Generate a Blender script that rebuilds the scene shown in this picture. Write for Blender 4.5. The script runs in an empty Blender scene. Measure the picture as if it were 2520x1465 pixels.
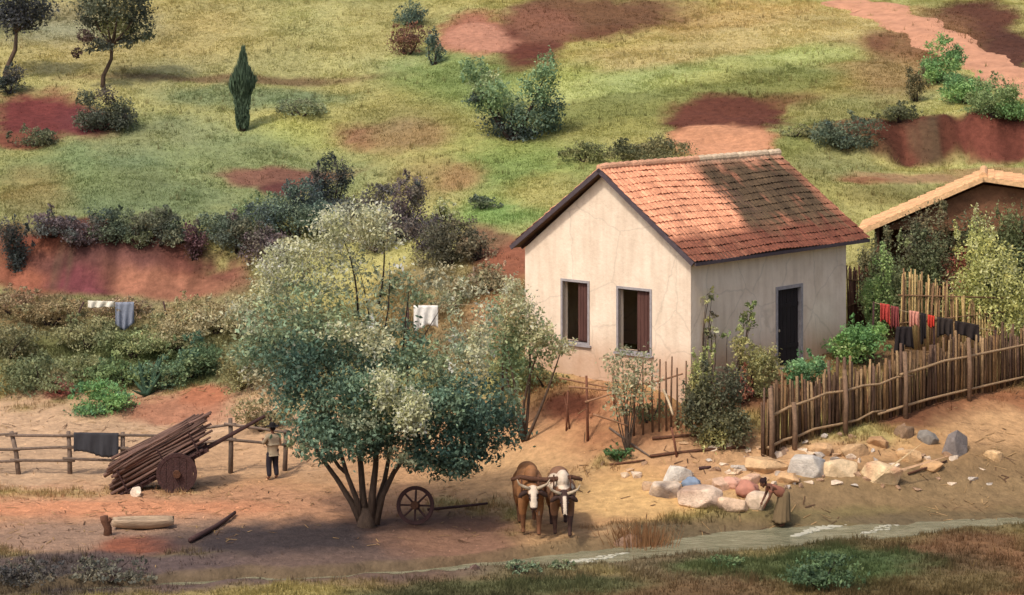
import bpy, bmesh, math, random
import numpy as np
from mathutils import Vector, Matrix
PI = math.pi
RNG = np.random.default_rng(7)
random.seed(7)
scene = bpy.context.scene
COL = scene.collection
F, CX, H = 5837.0, 1260.0, 15.5            # lens in photo pixels, centre column, eye height

# ------------------------------------------------------------------ colour
def lin(c, k=1.0):
    c = np.asarray(c, float) / 255.0
    return np.where(c <= .04045, c / 12.92, ((c + .055) / 1.055) ** 2.4) * k

# ------------------------------------------------------------------ noise
def _h(ix, iy, s):
    n = (ix * 374761393 + iy * 668265263 + s * 1274126177) & 0x7fffffff
    n = ((n ^ (n >> 13)) * 1274126177) & 0x7fffffff
    return ((n ^ (n >> 16)) & 0xffff) / 65535.0
def vnoise(x, y, s=0):
    x = np.asarray(x, float); y = np.asarray(y, float)
    ix = np.floor(x).astype(np.int64); iy = np.floor(y).astype(np.int64)
    fx = x - ix; fy = y - iy
    fx = fx * fx * (3 - 2 * fx); fy = fy * fy * (3 - 2 * fy)
    a = _h(ix, iy, s); b = _h(ix + 1, iy, s); c = _h(ix, iy + 1, s); d = _h(ix + 1, iy + 1, s)
    return (a + (b - a) * fx) * (1 - fy) + (c + (d - c) * fx) * fy
def fbm(x, y, s=0, o=4):
    t = 0; a = .5; n = 0
    for i in range(o):
        t = t + a * vnoise(x * 2 ** i, y * 2 ** i, s + i * 17); n += a; a *= .5
    return t / n                            # 0..1
def sstep(a, b, x):
    t = np.clip((x - a) / (b - a), 0, 1); return t * t * (3 - 2 * t)

# ------------------------------------------------------------------ terrain
NEAR = [(-60, 16.5), (-20, 15), (0, 13.7), (10, 10), (20, 6.5), (30, 3.4), (45, .5)]
FAR = [(160, 24), (200, 34), (260, 44), (420, 52)]
COLS = {
 -900: [(58, 0), (70, .1), (80, .3), (88, .8), (93, 2.2), (98, 5.5), (105, 7.7), (115, 10.6), (131, 15.4)],
 0:    [(58, 0), (64, 0), (77, 0), (86, .15), (90, .5), (93, 2.0), (96.5, 3.7), (97.2, 4.0), (98.6, 6.1), (105, 7.7), (115, 10.6), (131, 15.4)],
 400:  [(58, 0), (64, 0), (77, 0), (86, .2), (90, .7), (93, 2.1), (96.5, 3.8), (97.2, 4.2), (98.6, 6.0), (105, 7.7), (115, 10.6), (131, 15.4)],
 800:  [(58, -.05), (64, 0), (77, .1), (84, .5), (90, 1.9), (96.5, 4.5), (99, 5.7), (105, 7.7), (115, 10.6), (131, 15.5)],
 1130: [(58, -.1), (64, 0), (70, .05), (77, .35), (80, 1.3), (84, 2.4), (90, 4.0), (96, 6.1), (105, 8.5), (115, 11.1), (131, 15.7)],
 1300: [(58, -.1), (64, 0), (70, .05), (75, .4), (78, 1.5), (81, 3.1), (86, 4.0), (90, 4.9), (96, 6.6), (105, 8.8), (115, 11.3), (131, 15.7)],
 1600: [(58, -.1), (64, 0), (70, .1), (74, .7), (76.2, 1.8), (77.9, 3.2), (88, 3.4), (90, 4.3), (96, 6.8), (105, 9.0), (115, 11.6), (131, 15.7)],
 1900: [(58, .1), (64, .05), (68, 0), (70, 0), (71.7, .4), (74.1, .95), (74.8, 1.5), (77, 2.3), (79.4, 3.1), (88, 3.4), (90, 4), (94, 6), (100, 8.2), (105, 9.4), (115, 11.8), (131, 15.6)],
 2200: [(58, .1), (64, .05), (70.5, 0), (74, .65), (78.1, 1.85), (80, 2.5), (83, 3.2), (90, 3.8), (95, 5.8), (100, 7.7), (104, 8.3), (105.6, 10.1), (115, 12.1), (131, 15.5)],
 2520: [(58, .1), (64, .05), (71, 0), (74, .4), (78, 1.3), (82, 2.15), (84, 2.8), (90, 3.9), (95, 5.9), (100, 7.7), (104, 8.3), (105.6, 10.5), (115, 12.3), (131, 15.6)],
 3300: [(58, .1), (70, .1), (78, 1.2), (84, 2.6), (90, 3.9), (95, 5.9), (104, 8.6), (106, 10.4), (115, 12.3), (131, 15.6)],
}
_sk = np.array([(u - CX) / F for u in COLS]); _YG = np.arange(-60, 420.01, .25); _SG = np.linspace(-.36, .36, 217)
_tab = np.array([np.interp(_YG, *zip(*(NEAR + c + FAR))) for c in COLS.values()])
def _gs(a, sig, ax):
    k = np.exp(-.5 * (np.arange(-3 * int(math.ceil(sig)), 3 * int(math.ceil(sig)) + 1) / sig) ** 2); k /= k.sum()
    n = len(k) // 2
    pad = [(0, 0), (0, 0)]; pad[ax] = (n, n)
    return np.apply_along_axis(lambda m: np.convolve(m, k, 'valid'), ax, np.pad(a, pad, mode='edge'))
_ZT = np.array([np.interp(_SG, _sk, _tab[:, j]) for j in range(len(_YG))]).T
_ZT = _gs(_gs(_ZT, 5, 0), 1.6, 1)

STREAM_Z = -.24
STREAM = [(3300, 1215, 2.0), (2900, 1238, 1.9), (2520, 1262, 1.7), (2250, 1280, 1.6), (2050, 1302, 1.55), (1850, 1328, 1.35), (1650, 1348, 1.0), (1450, 1376, .85),
          (1200, 1402, .6), (900, 1418, .5), (600, 1432, .5), (300, 1448, .5), (-100, 1480, .5), (-600, 1500, .5)]
_st = np.array([((u - CX) / F * (H - STREAM_Z) * F / v, (H - STREAM_Z) * F / v, w) for u, v, w in [(a, b, c * (1.4 if a > 1400 else 1.0)) for a, b, c in STREAM]])[::-1]
def stream_d(x, y):
    cy = np.interp(x, _st[:, 0], _st[:, 1]); w = np.interp(x, _st[:, 0], _st[:, 2])
    wob = (fbm(x * .55, y * 0 + 3, 5, 3) - .5) * 1.1
    return np.abs(y - cy - wob) / w
def zt(x, y):
    x = np.asarray(x, float); y = np.asarray(y, float)
    s = np.clip(x / np.maximum(y, 40), -.359, .359); yy = np.clip(y, -59.9, 419.9)
    fi = (s + .36) / .72 * 216; fj = (yy + 60) / .25
    i = np.clip(fi.astype(int), 0, 215); j = np.clip(fj.astype(int), 0, len(_YG) - 2)
    a = fi - i; b = fj - j
    z = (_ZT[i, j] * (1 - a) + _ZT[i + 1, j] * a) * (1 - b) + (_ZT[i, j + 1] * (1 - a) + _ZT[i + 1, j + 1] * a) * b
    amp = .10 + .35 * sstep(88, 100, y)
    z = z + (fbm(x * 4.5, y * 4.5, 14, 3) - .5) * .09 * sstep(97, 88, y)
    z = z + (fbm(x * .22, y * .22, 1, 4) - .5) * amp * 1.6 + (fbm(x * 1.3, y * 1.3, 9, 3) - .5) * .14
    # erosion rills on the steep red cuts
    z = z + (fbm(x * 1.1, y * .25, 31, 3) - .5) * .9 * (sstep(96, 97.4, y) * sstep(100.2, 98.9, y) * sstep(-4, -9, x))
    z = z + (fbm(x * 1.1, y * .25, 33, 3) - .5) * .9 * (sstep(103, 104.4, y) * sstep(107, 105.8, y) * sstep(12, 15, x))
    # levelled pad under the house
    ax = (x - 5.79) * .661 + (y - 76.8) * .75; bx = -(x - 5.79) * .75 + (y - 76.8) * .661
    d = np.maximum(np.maximum(-ax, ax - 9.05), np.maximum(-bx, bx - 7.12))
    m = sstep(1.2, .1, d); z = z * (1 - m) + np.minimum(z, 3.28) * m
    sd = stream_d(x, y)
    z = z - .42 * sstep(1.35, .45, sd)
    return z
def zt1(x, y): return float(zt(np.array([x]), np.array([y]))[0])
_ry = np.arange(50, 200, .04)
def P(u, v):                                  # where the sight line through a photo pixel meets the ground
    kx = (u - CX) / F; kz = v / F
    z = zt(kx * _ry, _ry); r = H - kz * _ry
    k = np.argmax(r < z)
    y = _ry[k]; return Vector((kx * y, y, z[k]))
def A(u, v, d): return Vector(((u - CX) / F * d, d, H - v / F * d))

# ------------------------------------------------------------------ ground cover: patches of soil, grass and painted tree shade, in metres on the ground
HILL = lin((158, 146, 92))
PATCH = []
def patch(u, v, ru, rv, c, g=1.0, soft=.35, k=1.0):
    p0 = P(u, v); a = P(u + ru, v) - P(u - ru, v); b = P(u, max(v - rv, 2)) - P(u, min(v + rv, 1640))
    M = np.array([[a.x / 2, b.x / 2], [a.y / 2, b.y / 2]])
    if abs(np.linalg.det(M)) < 1e-4: return
    q = lin(c, k); PATCH.append((np.array([p0.x, p0.y]), np.linalg.inv(M), q * .86 + q.mean() * .14, g, soft))
for q in [
 # hill, broad bands
 (350, 100, 420, 160, (166, 146, 88), 1, .6), (150, 60, 200, 60, (140, 126, 88), 1, .6), (900, 100, 260, 130, (160, 145, 84), 1, .6), (600, 195, 330, 10, (132, 104, 66), .4, .5),
 (650, 245, 250, 30, (118, 122, 78), 1, .5), (720, 330, 160, 50, (158, 148, 72), 1, .6), (400, 360, 220, 90, (132, 128, 80), 1, .6),
 (330, 470, 330, 90, (116, 121, 76), 1, .6), (150, 430, 150, 60, (118, 124, 74), 1, .6), (700, 420, 250, 70, (126, 127, 76), 1, .6), (80, 480, 100, 80, (134, 116, 66), 1, .5),
 (1150, 200, 180, 90, (122, 130, 66), 1, .6), (1000, 300, 160, 60, (142, 128, 68), 1, .6), (890, 335, 70, 25, (150, 106, 70), .5, .6), (1250, 420, 210, 80, (124, 134, 66), 1, .6),
 (1060, 440, 120, 60, (150, 126, 70), 1, .6), (1250, 520, 120, 40, (122, 138, 66), 1, .6), (1350, 470, 120, 40, (160, 142, 72), 1, .6), (1130, 440, 60, 30, (160, 122, 74), .8, .6),
 (1650, 110, 330, 60, (170, 146, 72), 1, .6), (1560, 190, 220, 40, (160, 155, 68), 1, .6), (1850, 60, 350, 50, (180, 144, 82), 1, .6), (1750, 170, 250, 45, (122, 116, 58), 1, .6),
 (2000, 210, 220, 90, (146, 130, 64), 1, .6), (2150, 120, 160, 80, (164, 132, 74), 1, .6), (2080, 260, 160, 40, (142, 128, 68), 1, .6), (1500, 290, 150, 60, (136, 130, 66), 1, .6),
 (1960, 370, 70, 50, (130, 126, 62), 1, .6),
 # bare red earth on the hill
 (1180, 85, 95, 55, (178, 108, 76), .04, .3), (1290, 100, 95, 65, (118, 62, 44), .04, .3), (1450, 55, 150, 45, (122, 70, 46), .04, .3), (1360, 30, 90, 35, (132, 92, 62), .2, .4),
 (1780, 290, 145, 60, (106, 54, 38), .03, .25), (1775, 345, 125, 48, (186, 112, 72), .0, .25),
 (90, 290, 120, 60, (136, 62, 56), .03, .3), (210, 300, 75, 35, (128, 60, 58), .03, .3), (60, 350, 70, 22, (150, 84, 60), .03, .35),
 (2230, 345, 200, 62, (112, 60, 42), .05, .3), (2460, 335, 100, 65, (122, 62, 46), .03, .3), (2170, 80, 50, 60, (128, 78, 50), .3, .4), (2270, 150, 40, 40, (126, 74, 48), .2, .4),
 (700, 440, 150, 22, (140, 90, 70), .2, .4), (690, 465, 60, 16, (118, 66, 58), .1, .4), (600, 445, 50, 18, (146, 96, 74), .2, .4),
 (2400, 60, 110, 60, (112, 66, 46), .1, .3), (2480, 120, 70, 50, (104, 62, 46), .1, .3),
 # left cut bank
 (260, 640, 330, 92, (126, 72, 58), .03, .25), (80, 650, 90, 60, (156, 84, 58), .0, .4), (300, 620, 120, 40, (118, 72, 62), .0, .4), (250, 690, 90, 34, (132, 62, 66), .0, .4), (420, 700, 130, 30, (164, 98, 70), .0, .4),
 (560, 700, 60, 40, (150, 88, 68), .05, .4), (1240, 640, 90, 60, (142, 84, 60), .05, .3), (1190, 590, 60, 30, (136, 98, 68), .3, .4),
 # slope between the bank and the yard
 (300, 800, 420, 85, (122, 108, 66), 1, .5), (150, 880, 220, 70, (104, 104, 62), 1, .5), (420, 900, 240, 70, (94, 106, 62), 1, .5), (470, 770, 120, 50, (142, 124, 82), .8, .5), (80, 760, 120, 50, (120, 98, 62), .7, .5),
 (700, 860, 200, 120, (112, 106, 66), 1, .5), (1130, 800, 180, 120, (134, 112, 72), .8, .5), (1230, 760, 80, 60, (160, 120, 80), .3, .5),
 (1080, 700, 150, 50, (136, 118, 76), .9, .5),
 # yard and tracks
 (260, 1090, 620, 128, (194, 156, 122), 0, .22), (700, 1170, 420, 110, (188, 146, 108), 0, .3), (420, 1010, 160, 40, (168, 112, 84), .05, .4), (150, 960, 40, 22, (160, 92, 76), .05, .4), (500, 975, 60, 25, (176, 108, 76), .0, .4),
 (250, 1255, 420, 30, (192, 128, 88), 0, .4), (700, 1230, 250, 50, (180, 134, 92), 0, .5), (1120, 1150, 300, 90, (184, 138, 96), 0, .4), (1300, 1060, 160, 90, (182, 132, 92), .0, .4),
 (1500, 1000, 170, 60, (172, 118, 80), .05, .4), (1350, 960, 100, 40, (170, 126, 76), .5, .5), (1500, 925, 110, 22, (186, 138, 96), .0, .4), (1400, 1000, 60, 35, (140, 80, 54), .05, .4), (1480, 1075, 70, 18, (124, 72, 52), .0, .4),
 (1650, 1080, 260, 60, (166, 114, 76), .0, .4), (1700, 1150, 240, 60, (186, 140, 100), .0, .4), (1540, 1210, 140, 60, (202, 154, 98), 0, .4), (1430, 1290, 170, 60, (188, 142, 94), 0, .4),
 (2100, 1140, 330, 60, (192, 148, 104), .0, .4), (2380, 1140, 260, 110, (188, 142, 92), .0, .4), (2300, 1010, 280, 40, (122, 78, 52), .02, .4), (2470, 1000, 110, 50, (146, 94, 60), .05, .4), (2150, 1210, 380, 38, (196, 150, 98), .0, .5), (2450, 1060, 120, 50, (190, 146, 100), 0, .5),
 (2200, 850, 300, 60, (122, 92, 60), .2, .4), (1900, 960, 240, 50, (128, 86, 58), .1, .4),
 # track behind the house
 (2200, 440, 230, 12, (184, 140, 94), .1, .4), (2120, 445, 70, 10, (172, 104, 70), .0, .4), (2250, 480, 190, 26, (132, 118, 62), 1, .5), (2430, 425, 110, 14, (176, 138, 84), .3, .4), (2000, 470, 70, 60, (140, 130, 68), 1, .5),
 # stream side and foreground
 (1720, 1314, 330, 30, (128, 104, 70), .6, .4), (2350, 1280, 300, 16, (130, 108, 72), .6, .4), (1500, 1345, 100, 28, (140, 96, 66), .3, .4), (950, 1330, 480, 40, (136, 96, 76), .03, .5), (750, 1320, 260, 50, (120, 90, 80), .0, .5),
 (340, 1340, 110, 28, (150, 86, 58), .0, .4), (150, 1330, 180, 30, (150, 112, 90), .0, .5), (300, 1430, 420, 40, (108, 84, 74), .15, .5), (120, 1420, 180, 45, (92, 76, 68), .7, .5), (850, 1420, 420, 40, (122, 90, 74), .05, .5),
 (1300, 1440, 300, 40, (130, 102, 74), .25, .5), (1250, 1395, 160, 18, (118, 108, 74), .7, .5), (1250, 1470, 330, 36, (82, 84, 54), .9, .4), (1560, 1450, 420, 26, (100, 92, 60), .8, .5), (1800, 1420, 300, 50, (116, 90, 60), .5, .5), (2250, 1400, 330, 75, (106, 78, 50), .5, .4), (2400, 1330, 160, 30, (120, 86, 56), .4, .5),
 (1780, 1388, 70, 16, (86, 92, 54), 1, .4), (2020, 1400, 110, 55, (78, 88, 52), 1, .4), (2200, 1460, 300, 30, (104, 84, 54), .6, .4), (1700, 1465, 300, 30, (108, 84, 56), .4, .5), (2480, 1420, 80, 50, (162, 112, 74), .3, .5),
 # later corrections
 (420, 1262, 760, 62, (186, 134, 98), 0, .35), (250, 1252, 420, 20, (200, 132, 92), 0, .5), (330, 1318, 430, 44, (150, 118, 98), 0, .4), (340, 1345, 100, 26, (150, 84, 58), 0, .4),
 (760, 1338, 380, 60, (66, 56, 58), 0, .4), (350, 1390, 420, 26, (84, 70, 68), 0, .5), (1080, 1300, 150, 34, (108, 82, 72), 0, .5), (430, 1400, 520, 40, (100, 82, 80), .05, .4), (130, 1425, 220, 46, (84, 74, 70), .4, .4), (880, 1405, 330, 36, (108, 86, 78), 0, .5), (1130, 1330, 160, 60, (138, 100, 80), 0, .5),  # dark mud with tree shade painted into its colour, under the tree and near left
 (90, 690, 100, 40, (176, 100, 70), 0, .4), (260, 660, 150, 44, (128, 78, 70), 0, .4), (210, 700, 90, 30, (142, 70, 74), 0, .4), (410, 705, 150, 32, (176, 110, 80), 0, .4),
 (1480, 40, 200, 50, (124, 84, 54), .25, .5), (1330, 60, 90, 40, (146, 92, 66), .2, .4), (2280, 90, 120, 60, (146, 100, 62), .5, .5), (2200, 200, 100, 50, (150, 118, 70), .9, .6), (2050, 400, 120, 40, (138, 132, 78), 1, .5), (1010, 330, 90, 40, (148, 118, 74), .9, .6), (1820, 240, 180, 24, (124, 82, 48), .4, .5),
 (1720, 1318, 260, 20, (112, 100, 76), .3, .4), (2300, 1292, 320, 16, (116, 104, 80), .3, .4), (2250, 1205, 420, 36, (206, 162, 108), 0, .4), (1960, 1225, 200, 26, (200, 158, 108), 0, .4), (1530, 1225, 150, 45, (208, 164, 104), 0, .4), (1420, 1330, 140, 40, (192, 150, 104), 0, .4), (1250, 1180, 180, 70, (196, 152, 104), 0, .5), (1650, 1385, 260, 24, (122, 106, 76), .8, .5), (2330, 1410, 220, 40, (104, 82, 54), .8, .5),
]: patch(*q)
for k in range(9):
    t = k / 8
    patch(1400 + 620 * t, 232 - 100 * t, 110, 22, (160, 154, 82), 1, .6); patch(1400 + 560 * t, 284 - 92 * t, 110, 26, (124, 122, 62), 1, .6); patch(1560 + 560 * t, 150 - 95 * t, 120, 24, (184, 152, 88), 1, .6)
patch(1780, 286, 140, 44, (118, 64, 46), .03, .25); patch(1776, 348, 122, 40, (246, 164, 112), 0, .22); patch(1180, 92, 80, 40, (214, 142, 108), .03, .3)
patch(2060, 1402, 210, 52, (82, 98, 54), 1, .4); patch(1800, 1392, 150, 22, (88, 98, 56), 1, .4); patch(2330, 1440, 200, 30, (108, 92, 56), .8, .5); patch(1350, 1446, 260, 22, (92, 94, 58), .9, .5)
def cover(x, y):
    x = np.asarray(x, float); y = np.asarray(y, float)
    w1 = (fbm(x * .5, y * .5, 41, 4) - .5); w2 = (fbm(x * 2.1, y * 2.1, 43, 3) - .5)
    c = np.empty((len(x), 3)); c[:] = HILL
    g = np.ones(len(x))
    m = sstep(60, 55, y); base = (lin((112, 94, 60))[None] * (.8 + .4 * fbm(x * .3, y * .3, 57, 4))[:, None] + lin((88, 90, 56))[None] * .0)
    c = c * (1 - m[:, None]) + base * m[:, None]; wl = (sstep(.16, .24, np.abs(x) / np.maximum(y, 40)) * sstep(97, 90, y))[:, None]; c = c * (1 - wl) + lin((126, 112, 70)) * wl
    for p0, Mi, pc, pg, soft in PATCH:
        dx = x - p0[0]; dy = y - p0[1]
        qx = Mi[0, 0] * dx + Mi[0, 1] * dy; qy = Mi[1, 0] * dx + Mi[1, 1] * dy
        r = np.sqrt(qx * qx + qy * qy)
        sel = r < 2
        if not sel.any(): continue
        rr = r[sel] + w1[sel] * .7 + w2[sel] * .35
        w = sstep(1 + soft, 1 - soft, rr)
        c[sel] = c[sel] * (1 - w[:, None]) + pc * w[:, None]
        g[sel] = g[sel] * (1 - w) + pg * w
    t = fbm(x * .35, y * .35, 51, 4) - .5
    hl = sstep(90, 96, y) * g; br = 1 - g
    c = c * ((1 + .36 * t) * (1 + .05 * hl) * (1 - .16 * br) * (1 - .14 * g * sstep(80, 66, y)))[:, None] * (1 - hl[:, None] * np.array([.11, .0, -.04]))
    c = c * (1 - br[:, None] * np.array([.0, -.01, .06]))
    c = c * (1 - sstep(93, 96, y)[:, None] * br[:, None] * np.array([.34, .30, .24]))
    # rain-washed streaks running down the two red cuts
    st = fbm(x * 1.7, y * .12, 61, 4) - .5; cut = br * np.maximum(sstep(95.5, 96.8, y) * sstep(100.5, 99, y) * sstep(-5, -8, x), sstep(102.8, 104, y) * sstep(107.5, 106, y) * sstep(11, 14, x))
    c = c * (1 + 1.4 * st * cut)[:, None]; gr = (sstep(.02, .16, fbm(x * 1.1, y * .2, 63, 3) - .5) * cut * .5)[:, None]; c = c * (1 - gr) + lin((84, 78, 58)) * gr
    hue = (fbm(x * .18, y * .3, 55, 3) - .5) * g
    c[:, 0] *= 1 + .22 * hue; c[:, 2] *= 1 - .2 * hue
    sd = stream_d(x, y); w = sstep(1.9, 1.0, sd)[:, None] * .75
    c = c * (1 - w) + lin((96, 82, 60)) * w
    g = g * sstep(.95, 1.35, sd)
    return np.clip(c, .004, .9), g

# ------------------------------------------------------------------ materials
MATS = {}
def nodes(name):
    m = bpy.data.materials.new(name); m.use_nodes = True
    nt = m.node_tree; b = nt.nodes['Principled BSDF']; return m, nt, b
def mat(name, col=None, rough=.85, nscale=6, namt=.35, bump=.3, bscale=25, attr=False, stretch=None, trans=0, spec=.25, rand=.0):
    """procedural surface: a colour (fixed, or the mesh's own colour attribute) broken up by noise, with a noise bump"""
    if name in MATS: return MATS[name]
    m, nt, b = nodes(name); N = nt.nodes; L = nt.links
    b.inputs['Roughness'].default_value = rough; b.inputs['Specular IOR Level'].default_value = spec
    tc = N.new('ShaderNodeTexCoord'); mp = N.new('ShaderNodeMapping'); L.new(tc.outputs['Object'], mp.inputs[0])
    if stretch: mp.inputs['Scale'].default_value = stretch
    no = N.new('ShaderNodeTexNoise'); no.inputs['Scale'].default_value = nscale; no.inputs['Detail'].default_value = 8; no.inputs['Roughness'].default_value = .65
    L.new(mp.outputs[0], no.inputs['Vector'])
    mr = N.new('ShaderNodeMapRange'); mr.inputs['From Min'].default_value = .25; mr.inputs['From Max'].default_value = .75
    mr.inputs['To Min'].default_value = 1 - namt; mr.inputs['To Max'].default_value = 1 + namt
    L.new(no.outputs['Fac'], mr.inputs['Value'])
    mx = N.new('ShaderNodeMix'); mx.data_type = 'RGBA'; mx.blend_type = 'MULTIPLY'; mx.inputs['Factor'].default_value = 1
    cb = N.new('ShaderNodeCombineXYZ')
    for k in range(3): L.new(mr.outputs[0], cb.inputs[k])
    if attr:
        at = N.new('ShaderNodeAttribute'); at.attribute_name = 'col'; L.new(at.outputs['Color'], mx.inputs[6])
    else:
        mx.inputs[6].default_value = (*lin(col), 1)
    L.new(cb.outputs[0], mx.inputs[7])
    out = mx.outputs[2]
    if rand:
        oi = N.new('ShaderNodeObjectInfo'); r2 = N.new('ShaderNodeMapRange'); r2.inputs['To Min'].default_value = 1 - rand; r2.inputs['To Max'].default_value = 1 + rand
        L.new(oi.outputs['Random'], r2.inputs['Value']); c2 = N.new('ShaderNodeCombineXYZ')
        for k in range(3): L.new(r2.outputs[0], c2.inputs[k])
        m2 = N.new('ShaderNodeMix'); m2.data_type = 'RGBA'; m2.blend_type = 'MULTIPLY'; m2.inputs['Factor'].default_value = 1
        L.new(out, m2.inputs[6]); L.new(c2.outputs[0], m2.inputs[7]); out = m2.outputs[2]
    L.new(out, b.inputs['Base Color'])
    if bump:
        n2 = N.new('ShaderNodeTexNoise'); n2.inputs['Scale'].default_value = bscale; n2.inputs['Detail'].default_value = 6
        L.new(mp.outputs[0], n2.inputs['Vector'])
        bp = N.new('ShaderNodeBump'); bp.inputs['Strength'].default_value = bump; bp.inputs['Distance'].default_value = .05
        L.new(n2.outputs['Fac'], bp.inputs['Height']); L.new(bp.outputs[0], b.inputs['Normal'])
    if trans:
        tr = N.new('ShaderNodeBsdfTranslucent'); L.new(out, tr.inputs['Color'])
        ms = N.new('ShaderNodeMixShader'); ms.inputs[0].default_value = trans
        L.new(b.outputs[0], ms.inputs[1]); L.new(tr.outputs[0], ms.inputs[2]); L.new(ms.outputs[0], N['Material Output'].inputs['Surface'])
    MATS[name] = m; return m
M_GROUND = mat('earth_and_turf', attr=True, rough=.95, nscale=3.4, namt=.34, bump=1.0, bscale=9, spec=.1)
M_LEAF = mat('leaf', attr=True, rough=.55, nscale=2.5, namt=.2, bump=0, trans=.36, spec=.2)
M_GRASS = mat('grass_blade', attr=True, rough=.7, nscale=1.2, namt=.2, bump=0, trans=.32, spec=.08)
M_BARK = mat('bark', (86, 70, 58), nscale=9, namt=.45, bump=.8, bscale=30, stretch=(1, 1, .25))
M_BARKD = mat('dark_bark', (58, 46, 42), nscale=9, namt=.4, bump=.8, bscale=30, stretch=(1, 1, .25))
M_TILE = mat('clay_tile', attr=True, rough=.85, nscale=7, namt=.4, bump=.5, bscale=40)
M_WOODG = mat('weathered_wood', (112, 96, 84), nscale=8, namt=.4, bump=.6, bscale=28, rand=.2)
M_WOODB = mat('brown_wood', (92, 62, 46), nscale=8, namt=.4, bump=.6, bscale=28, rand=.2)
M_WOODD = mat('dark_wood', (66, 46, 44), nscale=8, namt=.4, bump=.6, bscale=28, rand=.15)
M_BARGE = mat('barge_paint', (78, 68, 72), nscale=5, namt=.25, bump=.2)
M_FRAME = mat('grey_frame_paint', (150, 144, 144), nscale=6, namt=.25, bump=.3)
M_SHUT = mat('shutter_brown', (84, 56, 50), nscale=6, namt=.3, bump=.4, stretch=(1, 1, .2))
M_DOOR = mat('dark_door', (38, 32, 32), nscale=6, namt=.3, bump=.4, stretch=(1, 1, .2))
M_CANE = mat('cane', attr=True, rough=.8, nscale=10, namt=.4, bump=.4)
M_ROCK = mat('stone', attr=True, rough=.9, nscale=5, namt=.35, bump=.7, bscale=18)
M_CLOTH = mat('cloth', attr=True, rough=.9, nscale=4, namt=.15, bump=.15, bscale=60, trans=.12)
M_COAT = mat('hide_coat', attr=True, rough=.75, nscale=7, namt=.22, bump=.25, bscale=50)
M_SKIN = mat('skin', attr=True, rough=.6, nscale=20, namt=.1, bump=.05)
M_HORN = mat('horn', (170, 152, 128), rough=.45, nscale=8, namt=.3, bump=.2)
M_EYE = mat('eye_dark', (22, 16, 14), rough=.15, nscale=3, namt=.1, bump=0, spec=.5)
M_ROPE = mat('rope', (150, 132, 104), nscale=30, namt=.3, bump=.4)
M_MUDWALL = mat('mud_wall', (112, 78, 56), nscale=3, namt=.4, bump=.6, bscale=12)
M_ROAD = mat('road_dirt', (180, 132, 104), nscale=1.4, namt=.28, bump=.6, bscale=6, spec=.1)
M_FLOOR = mat('floor_earth', (120, 92, 72), nscale=3, namt=.3)
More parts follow.
